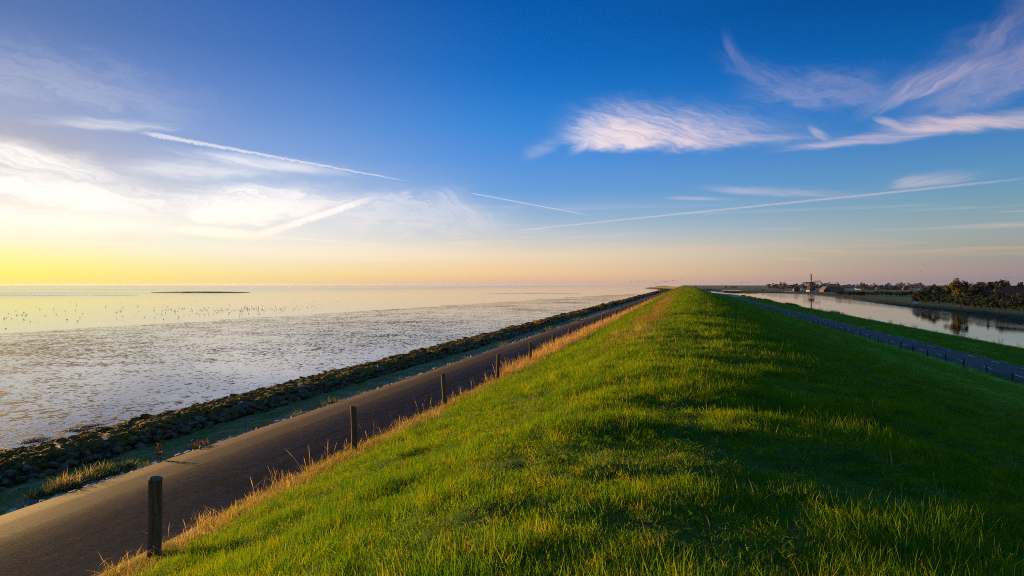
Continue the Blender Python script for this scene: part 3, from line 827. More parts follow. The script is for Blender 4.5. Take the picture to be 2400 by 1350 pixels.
# ---------------------------------------------------------------- fence beside the sea road
def post_mesh(name, r, h, seed, mat, n=12):
    rr = np.random.default_rng(seed); mb = MB(); rows = 7; V = []; Fc = []
    rad = r * (1 + rr.normal(0, .035, n)); lx, ly = rr.normal(0, .012, 2)
    for i in range(rows):
        t = i / (rows - 1)
        for k_ in range(n):
            a = 2 * math.pi * k_ / n; q = rad[k_] * (1 - .05 * t) * (.975 if i == rows - 1 else 1)
            V.append((q * math.cos(a) + lx * t * 3, q * math.sin(a) + ly * t * 3, -.35 + (h + .35) * t + (0 if i < rows - 1 else .02 * math.cos(a + seed)) - (.018 if i == rows - 2 else 0) * 0))
    # short bevel ring under the top
    for k_ in range(n):
        x_, y_, z_ = V[(rows - 2) * n + k_]; V[(rows - 2) * n + k_] = (x_, y_, h - .015)
    for i in range(rows - 1):
        for k_ in range(n): Fc.append((i * n + k_, i * n + (k_ + 1) % n, (i + 1) * n + (k_ + 1) % n, (i + 1) * n + k_))
    Fc.append(tuple((rows - 1) * n + k_ for k_ in range(n)))
    return mesh_from(name, V, Fc, False, mat)
pm = [post_mesh('post', .075, 1.06, i, M['wood']) for i in range(6)]
fence = empty('wire_fence', (-7.25, 7.48, 1.1), label='weathered wooden post and wire fence between sea road and grass slope', cat='fence')
ys = [7.40 + 5.72 * i for i in range(72)]
_fz = dict(zip(ys, dyke_z(np.full(len(ys), -7.25), np.array(ys))))
def fence_z(y): return float(_fz[y])
for i, y in enumerate(ys):
    o = link('post', pm[(i * 5) % 6], None, fence)
    s = (1.22 if i == 0 else random.uniform(.88, 1.06))
    jt = 0.0 if i < 6 else 1.0
    o.location = (random.uniform(-.06, .06) * jt, y - 7.48 + random.uniform(-.15, .15) * jt, fence_z(y) - 1.1 + random.uniform(-.04, .04))
    o.rotation_euler = (random.gauss(0, .02), (.02 if i == 0 else random.gauss(0, .025)), random.uniform(0, 6.28)); o.scale = (s, s, random.uniform(.96, 1.05))
wm = MB()
for zz in (.12, .35, .58, .78, .93):
    wm.tube([(.0, y - 7.48 + 0.0, fence_z(y) - 1.1 + zz) for y in ys], .0022, 3)
for y in np.arange(7.5, 60, .3):
    z0 = float(np.interp(y, ys, list(_fz.values()))) - 1.1
    wm.tube([(0, y - 7.48, z0 + .12), (0, y - 7.48, z0 + .93)], .0014, 3, False)
wm.build('wire_mesh', M['wire'], fence)

# ---------------------------------------------------------------- land side: road, verge, canal, polder
def strip2(name, prof, mat, **kw): return strip(name, prof, mat, **kw)
road = strip2('canal_road', [(29.6, -3.99), (29.9, -3.915), (32.8, -3.87), (35.6, -3.915), (35.9, -3.99)], M['asphalt'], Y0=10, sub=2, fine=1.0)
dash = MB().box((0, 0, 0), (.12, 1.9, .008)).mesh('road_marking', M['white_paint'])
y0r = (F * 9.05 / 184 + 34.6 * ST) / CT
for i in range(-5, 70):
    for X_, off in ((34.6, 0), (31.5, .9)):
        y = y0r + 6.72 * i + off
        if y > 470: continue
        o = link('road_marking', dash, None, road); o.location = (X_, y, -3.882 - abs(X_ - 33.0) * .0075 + .006)
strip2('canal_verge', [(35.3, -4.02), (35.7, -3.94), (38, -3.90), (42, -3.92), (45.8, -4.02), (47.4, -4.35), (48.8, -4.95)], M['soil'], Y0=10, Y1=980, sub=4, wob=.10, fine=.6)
VG = [tuft('verge_tuft', 40, .2, .05, .13, .007, .7, M['grass'], 500 + i, 2, .4) for i in range(4)]
pts = area_points(35.8, 47.2, 40, 480, 30, 40, 1.5, 31)
X, Yp = pts[:, 0], pts[:, 1]; n = len(pts); ws = np.clip(np.hypot(X, Yp) / 30, 1, 30) ** .7 * 1.3
zv = np.interp(X, [35.7, 38, 42, 45.8, 47.4], [-3.94, -3.90, -3.92, -4.02, -4.35])
scatter('verge_grass', np.stack([X, Yp, zv], -1), np.stack([rng.normal(0, .12, n), rng.normal(0, .12, n), rng.uniform(0, 6.28, n)], -1),
        np.stack([ws, ws, rng.uniform(.8, 1.6, n)], -1), rng.integers(0, 4, n), VG, label='short grass on the verge between canal and road', cat='grass')
# fence on the land side
pm2 = [post_mesh('post', .07, .86, 20 + i, M['dark_wood'], 8) for i in range(4)]
fence2 = empty('wire_fence', (29.2, 58.8, -3.9), label='row of dark fence posts at the foot of the dyke beside the canal road', cat='fence')
ys2 = [58.8 + 5.25 * i for i in range(86)]
for i, y in enumerate(ys2):
    o = link('post', pm2[(i * 3) % 4], None, fence2)
    o.location = (random.uniform(-.06, .06), y - 58.8 + random.uniform(-.2, .2), float(dyke_z(29.2, y)) + 3.9 + random.uniform(-.05, .03))
    s = random.uniform(.85, 1.15); o.scale = (s, s, random.uniform(.88, 1.06)); o.rotation_euler = (random.gauss(0, .035), random.gauss(0, .035), random.uniform(0, 6))
wm = MB()
for zz in (.2, .45, .7): wm.tube([(0, y - 58.8, float(dyke_z(29.2, y)) + 3.9 + zz) for y in ys2], .003, 3)
wm.build('wire', M['wire'], fence2)
# weeds under the land-side fence
WD = [tuft('weed_tuft', 22, .18, .12, .45, .010, .7, M['weed'], 600 + i, 3, .4) for i in range(4)]
pts = area_points(28.7, 29.75, 50, 400, 10, 60, 1.0, 33, lambda X, Y: np.clip(fbm(X * 0, Y * .12, 3) * 2 + .35, .03, 1))
X, Yp = pts[:, 0], pts[:, 1]; n = len(pts); ws = np.clip(Yp / 60, 1, 30) ** .6
scatter('fence_weeds', np.stack([X, Yp, dyke_z(X, Yp)], -1), np.stack([rng.normal(0, .1, n), rng.normal(0, .1, n), rng.uniform(0, 6.28, n)], -1),
        np.stack([ws, ws, rng.uniform(.5, 1.2, n)], -1), rng.integers(0, 4, n), WD, label='rough weeds under the fence beside the canal road', cat='weeds')

farbank_px = [(2600, 800), (2400, 757.5), (2300, 740), (2217, 728.5), (2117, 717.5), (2050, 708), (2000, 701.8), (1950, 695.5), (1915, 691.3), (1880, 688.3), (1840, 687), (1780, 686.2), (1730, 685.2), (1696, 684.3)]
fb = [at(px, py, -4.8) for px, py in farbank_px]
fb = [Vector((fb[0].x + 2, -200, -4.8))] + fb
fbw = wob_line(fb, 8, .35)
land = [(p.x, p.y) for p in fbw] + [(44, 940), (44 - 42, 1400), (-30, 1600), (-30, 40000), (40000, 40000), (40000, -200)]
poly_sheet('polder', land, -4.15, M['field'])
# bank of the far side
rows = []
for i, p in enumerate(fbw):
    a = fbw[max(i - 1, 0)]; b = fbw[min(i + 1, len(fbw) - 1)]
    t = (b - a).normalized(); nrm = Vector((t.y, -t.x, 0))       # away from the water
    if nrm.dot(Vector((1, .6, 0))) < 0: nrm = -nrm
    w = 1 + .4 * float(fbm(np.array(p.x / 9), np.array(p.y / 9), 2))
    rows.append([p + nrm * o_ + Vector((0, 0, z_ * w)) for o_, z_ in ((-1.4, -.35), (-.7, .12), (.2, .55), (1.6, .85), (4.0, .78), (6.5, .60))])
link('canal_bank', grid_mesh('canal_bank', np.array(rows), True, M['bank']), kind='structure')
poly_sheet('canal', [(46, -250), (140, -250), (320, 200), (330, 1000), (20, 1000), (46, 700)], -4.8, M['canal'])
# little pieces of water beyond the end of the canal
for pxs, pye in (((1692, 1738), 680.6), ((1838, 1860), 683.0)):
    a, b = at(pxs[0], pye + .5, -4.1), at(pxs[1], pye + .5, -4.1); c, d = at(pxs[1] - 3, pye - .5, -4.1), at(pxs[0] + 4, pye - .5, -4.1)
    poly_sheet('ditch_water', [(q.x, q.y) for q in (a, b, c, d)], -4.1, M['canal'])
# reeds along the canal
RT = [tuft('reed_tuft', 26, .35, .5, 1.25, .016, .45, M['reed'], 700 + i, 4, .18, .018) for i in range(4)]
def reed_fn(X, Y):
    c = np.clip(fbm(X * 0 + 3, Y * .035, 3) * 3.0 + .25, .02, 1)
    return c
pts = area_points(46.4, 48.4, 60, 560, 7.0, 70, .7, 41, reed_fn)
X, Yp = pts[:, 0], pts[:, 1]; n = len(pts); ws = np.clip(Yp / 90, 1, 30) ** .5
scatter('reeds', np.stack([X, Yp, np.interp(X, [45.8, 47.4, 48.8], [-4.02, -4.35, -4.95])], -1), np.stack([rng.normal(0, .1, n), rng.normal(0, .1, n), rng.uniform(0, 6.28, n)], -1),
        np.stack([ws, ws, rng.uniform(.5, 1.15, n)], -1), rng.integers(0, 4, n), RT, label='ragged reeds on the near bank of the canal', cat='reeds')
# rough growth on the far bank
m_ = []
for p in fbw[2:]:
    dd = p.length
    for _ in range(3): m_.append((p.x + random.uniform(1, 6), p.y + random.uniform(-5, 5), -4.25))
m_ = np.array(m_); n = len(m_); ws = np.clip(np.hypot(m_[:, 0], m_[:, 1]) / 70, 1, 20) ** .8
scatter('bank_growth', m_, np.stack([rng.normal(0, .1, n), rng.normal(0, .1, n), rng.uniform(0, 6.28, n)], -1), np.stack([ws * 1.6, ws * 1.6, rng.uniform(.6, 1.2, n)], -1), rng.integers(0, 4, n), RT,
        label='brown reed growth on the far canal bank', cat='reeds')

# ================================================================ trees
def crown_mesh(name, seed, mat, n_clump, n_leaf, leaf, shape=(1, 1, 1), hollow=.35):
    """leaf-sized faces in uneven clumps inside an egg-shaped volume about 1 m in radius, centred on the origin"""
    r = np.random.default_rng(seed); unit = lambda q: q / np.linalg.norm(q, axis=-1, keepdims=True)
    d = unit(r.normal(size=(n_clump, 3))); q = r.uniform(hollow, 1.0, n_clump) ** .6 * r.uniform(.72, 1.05, n_clump)
    cc = d * (q * np.where(d[:, 2] > -.2, 1, .8))[:, None]; rad = r.uniform(.14, .34, n_clump)
    n = n_clump * n_leaf
    o_ = unit(r.normal(size=(n, 3))) * (np.repeat(rad, n_leaf) * r.random(n) ** .45)[:, None]
    p = (np.repeat(cc, n_leaf, 0) + o_) * np.array(shape)
    a = unit(r.normal(size=(n, 3))); b = unit(np.cross(a, r.normal(size=(n, 3)))); s = (leaf * r.uniform(.6, 1.4, n))[:, None]
    V = np.stack([p - a * s, p + b * s * .55, p + a * s, p - b * s * .55], 1).reshape(-1, 3)
    return mesh_from(name, V, np.arange(4 * n).reshape(-1, 4), False, mat)
def trunk_mesh(name, seed, mat, h=1.0, r0=.05, limbs=6, spread=.6):
    r = np.random.default_rng(seed); mb = MB()
    mb.tube([(0, 0, -.03), (r.normal(0, .01), r.normal(0, .01), h * .35), (r.normal(0, .03), r.normal(0, .03), h * .7), (0, 0, h * .95)], [r0, r0 * .75, r0 * .45, r0 * .12], 7)
    for k_ in range(limbs):
        a = k_ * 2.4 + r.uniform(-.4, .4); z0 = h * r.uniform(.22, .6); L = h * spread * r.uniform(.35, .6)
        mb.tube([(0, 0, z0), (math.cos(a) * L * .5, math.sin(a) * L * .5, z0 + L * .45), (math.cos(a) * L, math.sin(a) * L, z0 + L * 1.0)], [r0 * .45, r0 * .28, r0 * .06], 5)
    return mb.mesh(name, mat, True)
LM = {
    'dark': leaf_mat('leaves_dark', (.010, .022, .009), (.022, .036, .012), None, .2, .5, .6),
    'olive': leaf_mat('leaves_olive', (.022, .030, .009), (.044, .046, .012), None, .25, .5, .6),
    'yellow': leaf_mat('leaves_yellow', (.08, .070, .008), (.13, .10, .012), (.07, .09, .014), .35, .4, .6),
    'rust': leaf_mat('leaves_rust', (.024, .022, .011), (.042, .030, .012), None, .2, .5, .6),
    'far': leaf_mat('leaves_far', (.030, .040, .030), (.055, .055, .035), None, .2, .05, .7),
}
BARK = simple('bark', (.05, .038, .028), (.09, .07, .05), 4, .9, .3)
CR = {k_: [crown_mesh('crown', 50 + i + 10 * j, LM[k_], 46, 90, .075) for i in range(3)] for j, k_ in enumerate(('dark', 'olive', 'yellow', 'rust'))}
CR['far'] = [crown_mesh('crown', 150 + i, LM['far'], 22, 22, .13) for i in range(4)]
TRK = [trunk_mesh('trunk', 60 + i, BARK) for i in range(3)]
tree_i = 0
def tree(px, d, top, base_py, wpx, kind, label, name='tree', group=None, skirt=.12, cat='tree'):
    """a tree at distance d whose crown tops out at picture height `top`; its foot stands on the polder"""
    global tree_i
    g = atd(px, d, z=-4.15); h = (base_py - top) / F * d if base_py else CAMZ - (top - 668) / F * d + 4.15
    w = wpx / F * d / 2
    t = empty(name, g, random.uniform(0, 6.28), label=label, cat=cat, group=group)
    c = link('crown', CR[kind][tree_i % len(CR[kind])], None, t)
    ch = h * (1 - skirt) / 2
    c.location = (0, 0, h * skirt + ch); c.scale = (w * random.uniform(.92, 1.08), w * random.uniform(.9, 1.1), ch); c.rotation_euler = (0, 0, random.uniform(0, 6.28))
    k_ = link('trunk', TRK[tree_i % 3], None, t); k_.scale = (h * .8, h * .8, h * .88)
    tree_i += 1
    return t
# clump of trees and bushes on the far bank
tree(2246, 285, 655, None, 50, 'yellow', 'tall yellowing poplar standing above the dark hedge on the far bank', 'poplar_tree', None, .22)
tree(2262, 278, 683, None, 30, 'yellow', 'smaller orange tinged tree low at the foot of the yellowing poplar', 'tree', None, .1)
tree(2392, 300, 660, None, 18, 'rust', 'thin bare topped tree behind the dark barn roof', 'tree', None, .4)
for px, d, top, w, kd, lb in (
    (2148, 335, 690, 26, 'dark', 'low dark bush at the open field end of the hedge'),
    (2160, 330, 677, 36, 'olive', 'brownish bush rising next to the white board'),
    (2185, 335, 669, 42, 'olive', 'olive green tree above the hedge beside the white board'),
    (2212, 345, 664, 44, 'dark', 'rounded dark green tree next to the yellowing poplar'),
    (2287, 330, 661, 52, 'rust', 'rust brown tree just beyond the yellowing poplar'),
    (2320, 320, 659, 56, 'rust', 'broad rust brown tree crown between poplar and barn'),
    (2352, 300, 658, 40, 'olive', 'olive tree crown rising against the dark barn roof'),
    (2306, 268, 686, 40, 'dark', 'dense dark bush in front of the rust brown trees'),
    (2345, 245, 684, 44, 'dark', 'dense dark bush in front of the barn gable'),
    (2388, 230, 690, 40, 'olive', 'green bush at the barn corner near the water'),
    (2440, 225, 676, 60, 'dark', 'dark tree beyond the barn')):
    tree(px, d, top, None, w, kd, lb, 'bush' if top > 679 else 'tree', 'trees and bushes on the far bank', .02 if top > 679 else .1, 'bush' if top > 679 else 'tree')
for i, px in enumerate((2150, 2166, 2182, 2199, 2216, 2232)):
    tree(px, 335 - i * 7, 689 - i * .6, None, 27, 'dark', 'clipped dark conifer bush in the hedge behind the white board', 'hedge_bush', 'hedge behind the white board', .0, 'bush')
for i, px in enumerate((2250, 2266, 2283, 2300, 2318, 2336, 2356, 2376, 2396)):
    tree(px, 268 - i * 6, 690 + i * .9, None, 32, 'dark', 'low dark shrub along the far canal bank below the trees', 'shrub', 'shrubs along the far bank', .0, 'bush')
for i in range(17):
    tree(1968 + i * 11 + random.uniform(-2, 2), 545 + random.uniform(-25, 25), random.uniform(680.5, 683.5), None, 18, 'dark', 'dark field hedge bush beyond the canal pasture', 'hedge_bush', 'field hedge beyond the pasture', .0, 'bush')
for i in range(34):
    px = 1806 + i * 10.6 + random.uniform(-4, 4)
    if 1893 < px < 1910: continue
    tree(px, random.uniform(1150, 1500), random.choice([662, 664, 665, 667, 668]) + random.uniform(-1, 1), None, random.uniform(16, 30), 'far', 'hazy distant tree among the village roofs on the horizon', 'distant_tree', 'trees of the distant village', .05)
for px, top, w in ((1788, 677, 8), (1630, 669, 7), (1702, 669.5, 10), (1716, 670, 12), (1725, 670, 9), (1658, 675, 4), (1664, 675, 4)):
    tree(px, 900 if top == 677 else (700 if top == 675 else 1900), top, None, w, 'far', 'lone round bush in the far polder field' if top == 677 else 'small hazy tree far along the dyke', 'distant_tree', 'far polder trees', .05)

# ================================================================ windmill, houses, small things
M['thatch'] = simple('red_brown_thatch', (.13, .050, .028), (.085, .038, .024), 1.2, .9, .4, 4, .1, .1)
M['white_wall'] = simple('whitewashed_wall', (.75, .74, .71), (.62, .60, .57), .8, .8)
M['cap_wood'] = simple('tarred_boards', (.030, .024, .022), (.05, .04, .035), 2, .8)
M['sail_wood'] = simple('sail_timber', (.060, .050, .044), (.09, .075, .06), 2, .8)
M['canvas'] = simple('pale_sail_boards', (.30, .29, .28), (.24, .22, .21), 2, .8)
M['brick'] = simple('brick_wall', (.075, .036, .025), (.10, .05, .034), 2.5, .85, .2)
M['red_tile'] = simple('red_roof_tiles', (.12, .038, .025), (.085, .032, .022), 1.4, .75, .3, 4, .3, .05)
M['dark_tile'] = simple('dark_roof_tiles', (.014, .014, .018), (.022, .022, .027), 1.4, .95, .3, 4, .02)
M['grey_tile'] = simple('grey_roof_tiles', (.10, .085, .08), (.14, .11, .10), 1.2, .7, .2)
M['glass'] = simple('window_glass', (.03, .035, .04), None, 1, .08, 0, 2, .8)
M['pale_wood'] = simple('pale_planks', (.42, .40, .36), (.30, .28, .25), 3, .8)
mill_at = at(1901, 683, -4.15)
face = math.atan2(-mill_at.x, mill_at.y) + R(8)                 # local -Y looks at the dyke
mill = empty('windmill', mill_at, face, label='octagonal red brown thatched windmill on a white base beyond the canal', cat='windmill')
MB().lathe([(6.35, -.3), (6.25, 1.5)], 8, rot=R(22.5)).build('base', M['white_wall'], mill)
MB().lathe([(6.05, 1.5), (5.3, 4.0), (4.35, 8.6), (4.05, 10.6)], 8, rot=R(22.5)).build('body', M['thatch'], mill)
MB().box((0, -5.82, .85), (5.2, .25, 1.7)).box((0, -5.96, .75), (1.5, .1, 1.5)).build('door', M['cap_wood'], mill)
for x_, z_ in ((-1.5, 5.4), (1.5, 5.4)):
    w_ = MB().box((x_, -4.72, z_), (.8, .3, 1.1)).build('window', M['white_wall'], mill)
    MB().box((x_, -4.90, z_), (.55, .1, .85)).build('pane', M['glass'], w_)
capm = MB()
sect = [(-3.6, 0), (-3.5, 1.2), (-2.5, 2.6), (-1.0, 3.5), (0, 3.75), (1.0, 3.5), (2.5, 2.6), (3.5, 1.2), (3.6, 0)]
V = []
for y_, k_ in ((-4.2, .72), (-2.0, 1.0), (2.0, .95), (4.4, .5)):
    V += [(x * k_, y_, 10.5 + z * (k_ * .5 + .5)) for x, z in sect]
ns = len(sect); Fc = [(i * ns + j, i * ns + j + 1, (i + 1) * ns + j + 1, (i + 1) * ns + j) for i in range(3) for j in range(ns - 1)]
Fc += [tuple(range(ns)), tuple(range(4 * ns - 1, 3 * ns - 1, -1))] + [(i * ns + ns - 1, i * ns, (i + 1) * ns, (i + 1) * ns + ns - 1) for i in range(3)]
capm.add(V, Fc); capm.build('cap', M['cap_wood'], mill)
hubz = 13.0
MB().tube([(0, -3.6, hubz), (0, -6.2, hubz)], .45, 8).build('windshaft', M['cap_wood'], mill)
for k_ in range(4):
    a_ = R(-3.5 + 90 * k_)
    Mx = Matrix.Rotation(a_, 3, 'Y')
    def P(x, z, y=-5.9): v = Mx @ Vector((x, 0, z)); return (v.x, y, v.z + hubz)
    sl = MB(); sl.tube([P(0, 0), P(0, 12.0)], [.45, .28], 6)
    for z_ in np.arange(2.2, 11.9, .85): sl.tube([P(-1.9, z_, -5.75), P(.35, z_, -5.9)], .09, 4)
    sl.tube([P(-1.9, 2.0, -5.75), P(-1.9, 11.9, -5.75)], .13, 4); sl.tube([P(-1.0, 2.0, -5.8), P(-1.0, 11.9, -5.8)], .05, 4)
    so = sl.build('sail', M['sail_wood'], mill)
    bd = MB(); q = [P(.35, 2.0, -5.98), P(.8, 2.2, -6.1), P(.8, 11.6, -6.1), P(.35, 11.9, -5.98)]
    bd.add(q + [(x, y + .06, z) for x, y, z in q], ((0, 1, 2, 3), (7, 6, 5, 4), (0, 4, 5, 1), (2, 6, 7, 3), (1, 5, 6, 2), (3, 7, 4, 0))).build('leading_board', M['canvas'], so)
tp = MB()
for s_ in (-1, 1):
    tp.tube([(s_ * 3.2, 1.5, 11.4), (s_ * 6.6, 4.5, 6.5), (s_ * 1.2, 8.4, 1.2)], .16, 5)
tp.tube([(0, 4.0, 12.0), (0, 9.0, .6)], .22, 5); tp.build('tail_pole', M['sail_wood'], mill)

def house(name, p, w, l, wall, roof, rz, wm_, rm, label, chimney=True, group=None, windows=3, hip=False):
    h = empty(name, p, rz, label=label, cat='house' if 'barn' not in name else 'barn', group=group)
    wl = MB()
    wl.add([(-w / 2, -l / 2, -.2), (w / 2, -l / 2, -.2), (w / 2, l / 2, -.2), (-w / 2, l / 2, -.2), (-w / 2, -l / 2, wall), (w / 2, -l / 2, wall), (w / 2, l / 2, wall), (-w / 2, l / 2, wall), (0, -l / 2, wall + roof), (0, l / 2, wall + roof)],
           ((0, 1, 5, 8, 4), (1, 2, 6, 5), (2, 3, 7, 9, 6), (3, 0, 4, 7)))
    wl.build('wall', M[wm_], h)
    e = .35; t = .22; k2 = roof / (w / 2)
    rf = MB()
    hy = l * .5 + e; ry = hy - (w * .4 if hip else 0)
    for s in (-1, 1):
        a = [(s * (w / 2 + e), -hy, wall - e * k2 + .03), (s * (w / 2 + e), hy, wall - e * k2 + .03), (0, ry, wall + roof + .03), (0, -ry, wall + roof + .03)]
        rf.add(a + [(x, y, z + t) for x, y, z in a], ((0, 1, 2, 3), (7, 6, 5, 4), (0, 4, 5, 1), (1, 5, 6, 2), (2, 6, 7, 3), (3, 7, 4, 0)))
    if hip:
        for s in (-1, 1):
            rf.add([(-w / 2 - e, s * hy, wall - e * k2 + t), (w / 2 + e, s * hy, wall - e * k2 + t), (0, s * ry, wall + roof + t)], ((0, 1, 2),))
    r_ = rf.build('roof', M[rm], h)
    if chimney: MB().box((0.02, l * .25, wall + roof + .35), (.7, .7, 1.5)).build('chimney', M['brick'], r_)
    for i in range(windows):
        y = -l / 2 + l * (i + .5) / windows
        for s in (-1, 1):
            wd = MB().box((s * (w / 2 + .03), y, wall * .55), (.12, 1.0, 1.2)).build('window', M['white_wall'], h)
            MB().box((s * (w / 2 + .09), y, wall * .55), (.06, .8, 1.0)).build('pane', M['glass'], wd)
    wd = MB().box((0, -l / 2 - .03, wall * .5), (1.1, .12, min(2.1, wall * .95))).build('door', M['cap_wood'], h)
    return h
D = lambda px, d: atd(px, d, z=-4.15)
toC = lambda px: -math.atan((px - 1200) / F) + TH
house('farmhouse', D(1933, 830), 8.5, 11, 2.6, 4.2, toC(1933) + .5, 'brick', 'grey_tile', 'brick farmhouse with steep gable just beside the windmill', True)
house('farmhouse', D(1961, 820), 8, 17, 2.6, 3.4, toC(1961) + R(90), 'brick', 'red_tile', 'long low house with red tiled roof next to the windmill')
house('pump_house', D(1866, 900), 7.5, 7.5, 4.2, 3.6, toC(1866) + .3, 'brick', 'dark_tile', 'dark brick pump house on the other side of the windmill')
vill = [(1872, 1150, 'white_wall', 'red_tile'), (1881, 1190, 'white_wall', 'grey_tile'), (1889, 1160, 'white_wall', 'dark_tile'), (1995, 1250, 'white_wall', 'grey_tile'), (2012, 1180, 'white_wall', 'grey_tile'),
        (2040, 1230, 'brick', 'red_tile'), (2060, 1260, 'brick', 'red_tile'), (2082, 1200, 'brick', 'grey_tile'), (2101, 1240, 'brick', 'red_tile'), (2121, 1210, 'brick', 'red_tile'), (2150, 1150, 'white_wall', 'red_tile'), (1830, 1400, 'brick', 'grey_tile')]
nm = {'white_wall': 'white', 'brick': 'brick', 'red_tile': 'red', 'grey_tile': 'grey', 'dark_tile': 'dark'}
where = ['first gable left of the windmill', 'middle gable between pump house and windmill', 'gable right behind the windmill', 'at the near end of the hedge line', 'low among the village trees',
         'with the tallest roof of the village', 'beside the tallest village roof', 'half hidden by rounded trees', 'amid the eastern village trees', 'near the end of the village', 'peeping over the hedge at the bank trees', 'alone at the western end of the village']
for (px, d, wm_, rm), wh in zip(vill, where):
    house('village_house', D(px, d), random.uniform(7, 9), random.uniform(9, 13), random.uniform(3.0, 4.2), random.uniform(3.2, 4.6), toC(px) + random.choice([.3, 1.2, 1.57]), wm_, rm,
          'distant %s house with %s roof, %s' % (nm[wm_], nm[rm], wh), True, 'houses of the distant village', 2)
house('barn', D(2392, 262), 17, 22, 3.0, 5.6, toC(2392) + R(78), 'cap_wood', 'dark_tile', 'large barn with dark hipped roof behind the bank trees', False, None, 3, True)

# white board on the far bank
g = at(2146, 713.5, -4.0)
bd = empty('notice_board', g, toC(2146), label='white board on short legs on the far canal bank', cat='board')
MB().box((0, 0, .78), (2.05, .08, 1.05)).build('panel', M['white_wall'], bd)
for s in (-1, 1): MB().box((s * .8, .09, .3), (.1, .1, 1.3)).build('leg', M['pale_wood'], bd)
g = at(2249, 719.5, -4.1)
bn = empty('wooden_bench', g, toC(2249), label='low pale wooden bench below the yellowing poplar', cat='bench')
for y_ in (-.22, 0, .22): MB().box((0, y_, .55), (2.9, .19, .06)).build('seat_plank', M['pale_wood'], bn)
MB().box((0, .36, .86), (2.9, .05, .16), M=Matrix.Rotation(-.15, 3, 'X')).build('backrest', M['pale_wood'], bn)
for x_ in (-1.2, 1.2): MB().box((x_, .02, .26), (.12, .55, .52)).build('leg', M['pale_wood'], bn)
g = at(1977, 693.2, -4.15)
bx_ = empty('marker_box', g, toC(1977), label='small white marker box on the bank in front of the field hedge', cat='box')
MB().box((0, 0, .6), (1.9, .6, 1.1)).build('body', M['white_wall'], bx_); MB().box((0, 0, 1.19), (2.05, .75, .08)).build('lid', M['pale_wood'], bx_)
# ---------------------------------------------------------------- single plants beside the sea road
def plant(name, px, py, z, parts, label, cat, rz=0, group=None):
    p = at(px, py, z); o = empty(name, p, rz, label=label, cat=cat, group=group)
    for nm_, me in parts: link(nm_, me, None, o)
    return o
def clump_mesh(name, L, W, n, h0, h1, mat, seed, **kw):
    """an oblong patch of tufts joined into one plant"""
    r = np.random.default_rng(seed); V = []; Fc = []
    for i in range(n):
        t = tuft('t', 16, .13, h0, h1, .011, .55, None, seed * 50 + i, 4, .2, **kw)
        vs = np.array([v.co[:] for v in t.vertices]); a = r.uniform(0, 6.28); q = math.sqrt(r.random())
        vs[:, 0] += W * q * math.cos(a); vs[:, 1] += L * q * math.sin(a); vs[:, 2] *= 1 - .45 * q * q
        b0 = len(V); V += vs.tolist(); Fc += [tuple(k_ + b0 for k_ in f.vertices) for f in t.polygons]
        bpy.data.meshes.remove(t)
    return mesh_from(name, V, Fc, True, mat)
big = clump_mesh('leaves', 1.7, .30, 110, .22, .55, M['weed'], 3)
bst = clump_mesh('seed_stems', 1.7, .25, 7, .45, .7, M['dry_grass'], 4, seedhead=.006)
gc = plant('grass_clump', 205, 1128, .60, [('leaves', big), ('seed_stems', bst)], 'big clump of green and straw grass on the road edge by the dam', 'plant')
gc.scale = (.85, .8, .72)
sm = [clump_mesh('leaves', .5, .15, 8, .12, .34, M['weed'], 10 + i) for i in range(3)]
for px, py, s, lb in ((303, 1090, .8, 'small grass tuft next to the rusty dock stalk'), (690, 972, 1.0, 'grass tuft on the road edge level with the second post'),
                      (752, 948, 1.3, 'longer grass tuft on the road edge past the second post'), (820, 925, .8, 'short grass tuft on the algae covered shelf edge'),
                      (935, 893, 1.0, 'grass tuft on the road edge level with the third post'), (1066, 842, 1.2, 'grass tuft on the road edge level with the fourth post'),
                      (1165, 812, 1.8, 'wide yellow green tuft on the road edge past the fourth post'), (1275, 775, 2.4, 'long grassy strip on the road edge past the fifth post'),
                      (1335, 753, 3.0, 'farthest long grassy strip on the edge of the sea road')):
    p = at(px, py, .62); o = empty('grass_tuft', (-12.55, p.y, .6), 0, label=lb, cat='plant', group='grass tufts on the road edge'); o.scale = (s, s * 1.3, s * .9)
    link('leaves', sm[int(px) % 3], None, o)
def dock_mesh(name, h, seed, mat):
    r = np.random.default_rng(seed); mb = MB()
    for k_ in range(3):
        lx, ly = r.normal(0, .08, 2); hh = h * r.uniform(.7, 1)
        mb.tube([(lx * .2, ly * .2, 0), (lx, ly, hh * .6), (lx * 1.4, ly * 1.4, hh)], [.008, .006, .003], 4)
        for q in range(26):
            z = hh * r.uniform(.3, 1.0); a = r.uniform(0, 6.28); s = .03 * (1.25 - z / hh) + .012
            c = Vector((lx * z / hh * 1.2, ly * z / hh * 1.2, z)); d1 = Vector((math.cos(a), math.sin(a), .7)); d2 = Vector((-math.sin(a), math.cos(a), 0))
            mb.add([c, c + d1 * s + d2 * s * .5, c + d1 * s * 2.2, c + d1 * s - d2 * s * .5], ((0, 1, 2, 3),))
    return mb.mesh(name, mat, False)
for px, py, h, lb in ((336, 1082, .62, 'tall rusty brown dock stalk between road and stone dam'), (422, 1056, .32, 'low reddish weed on the pale road edge'), (450, 1046, .30, 'second low reddish weed farther up the road edge')):
    p = at(px, py, .62); o = empty('dock_weed', (-12.45, p.y, .6), 1.0, label=lb, cat='plant'); link('stalk', dock_mesh('stalk', h, int(px), M['rust_weed']), None, o)
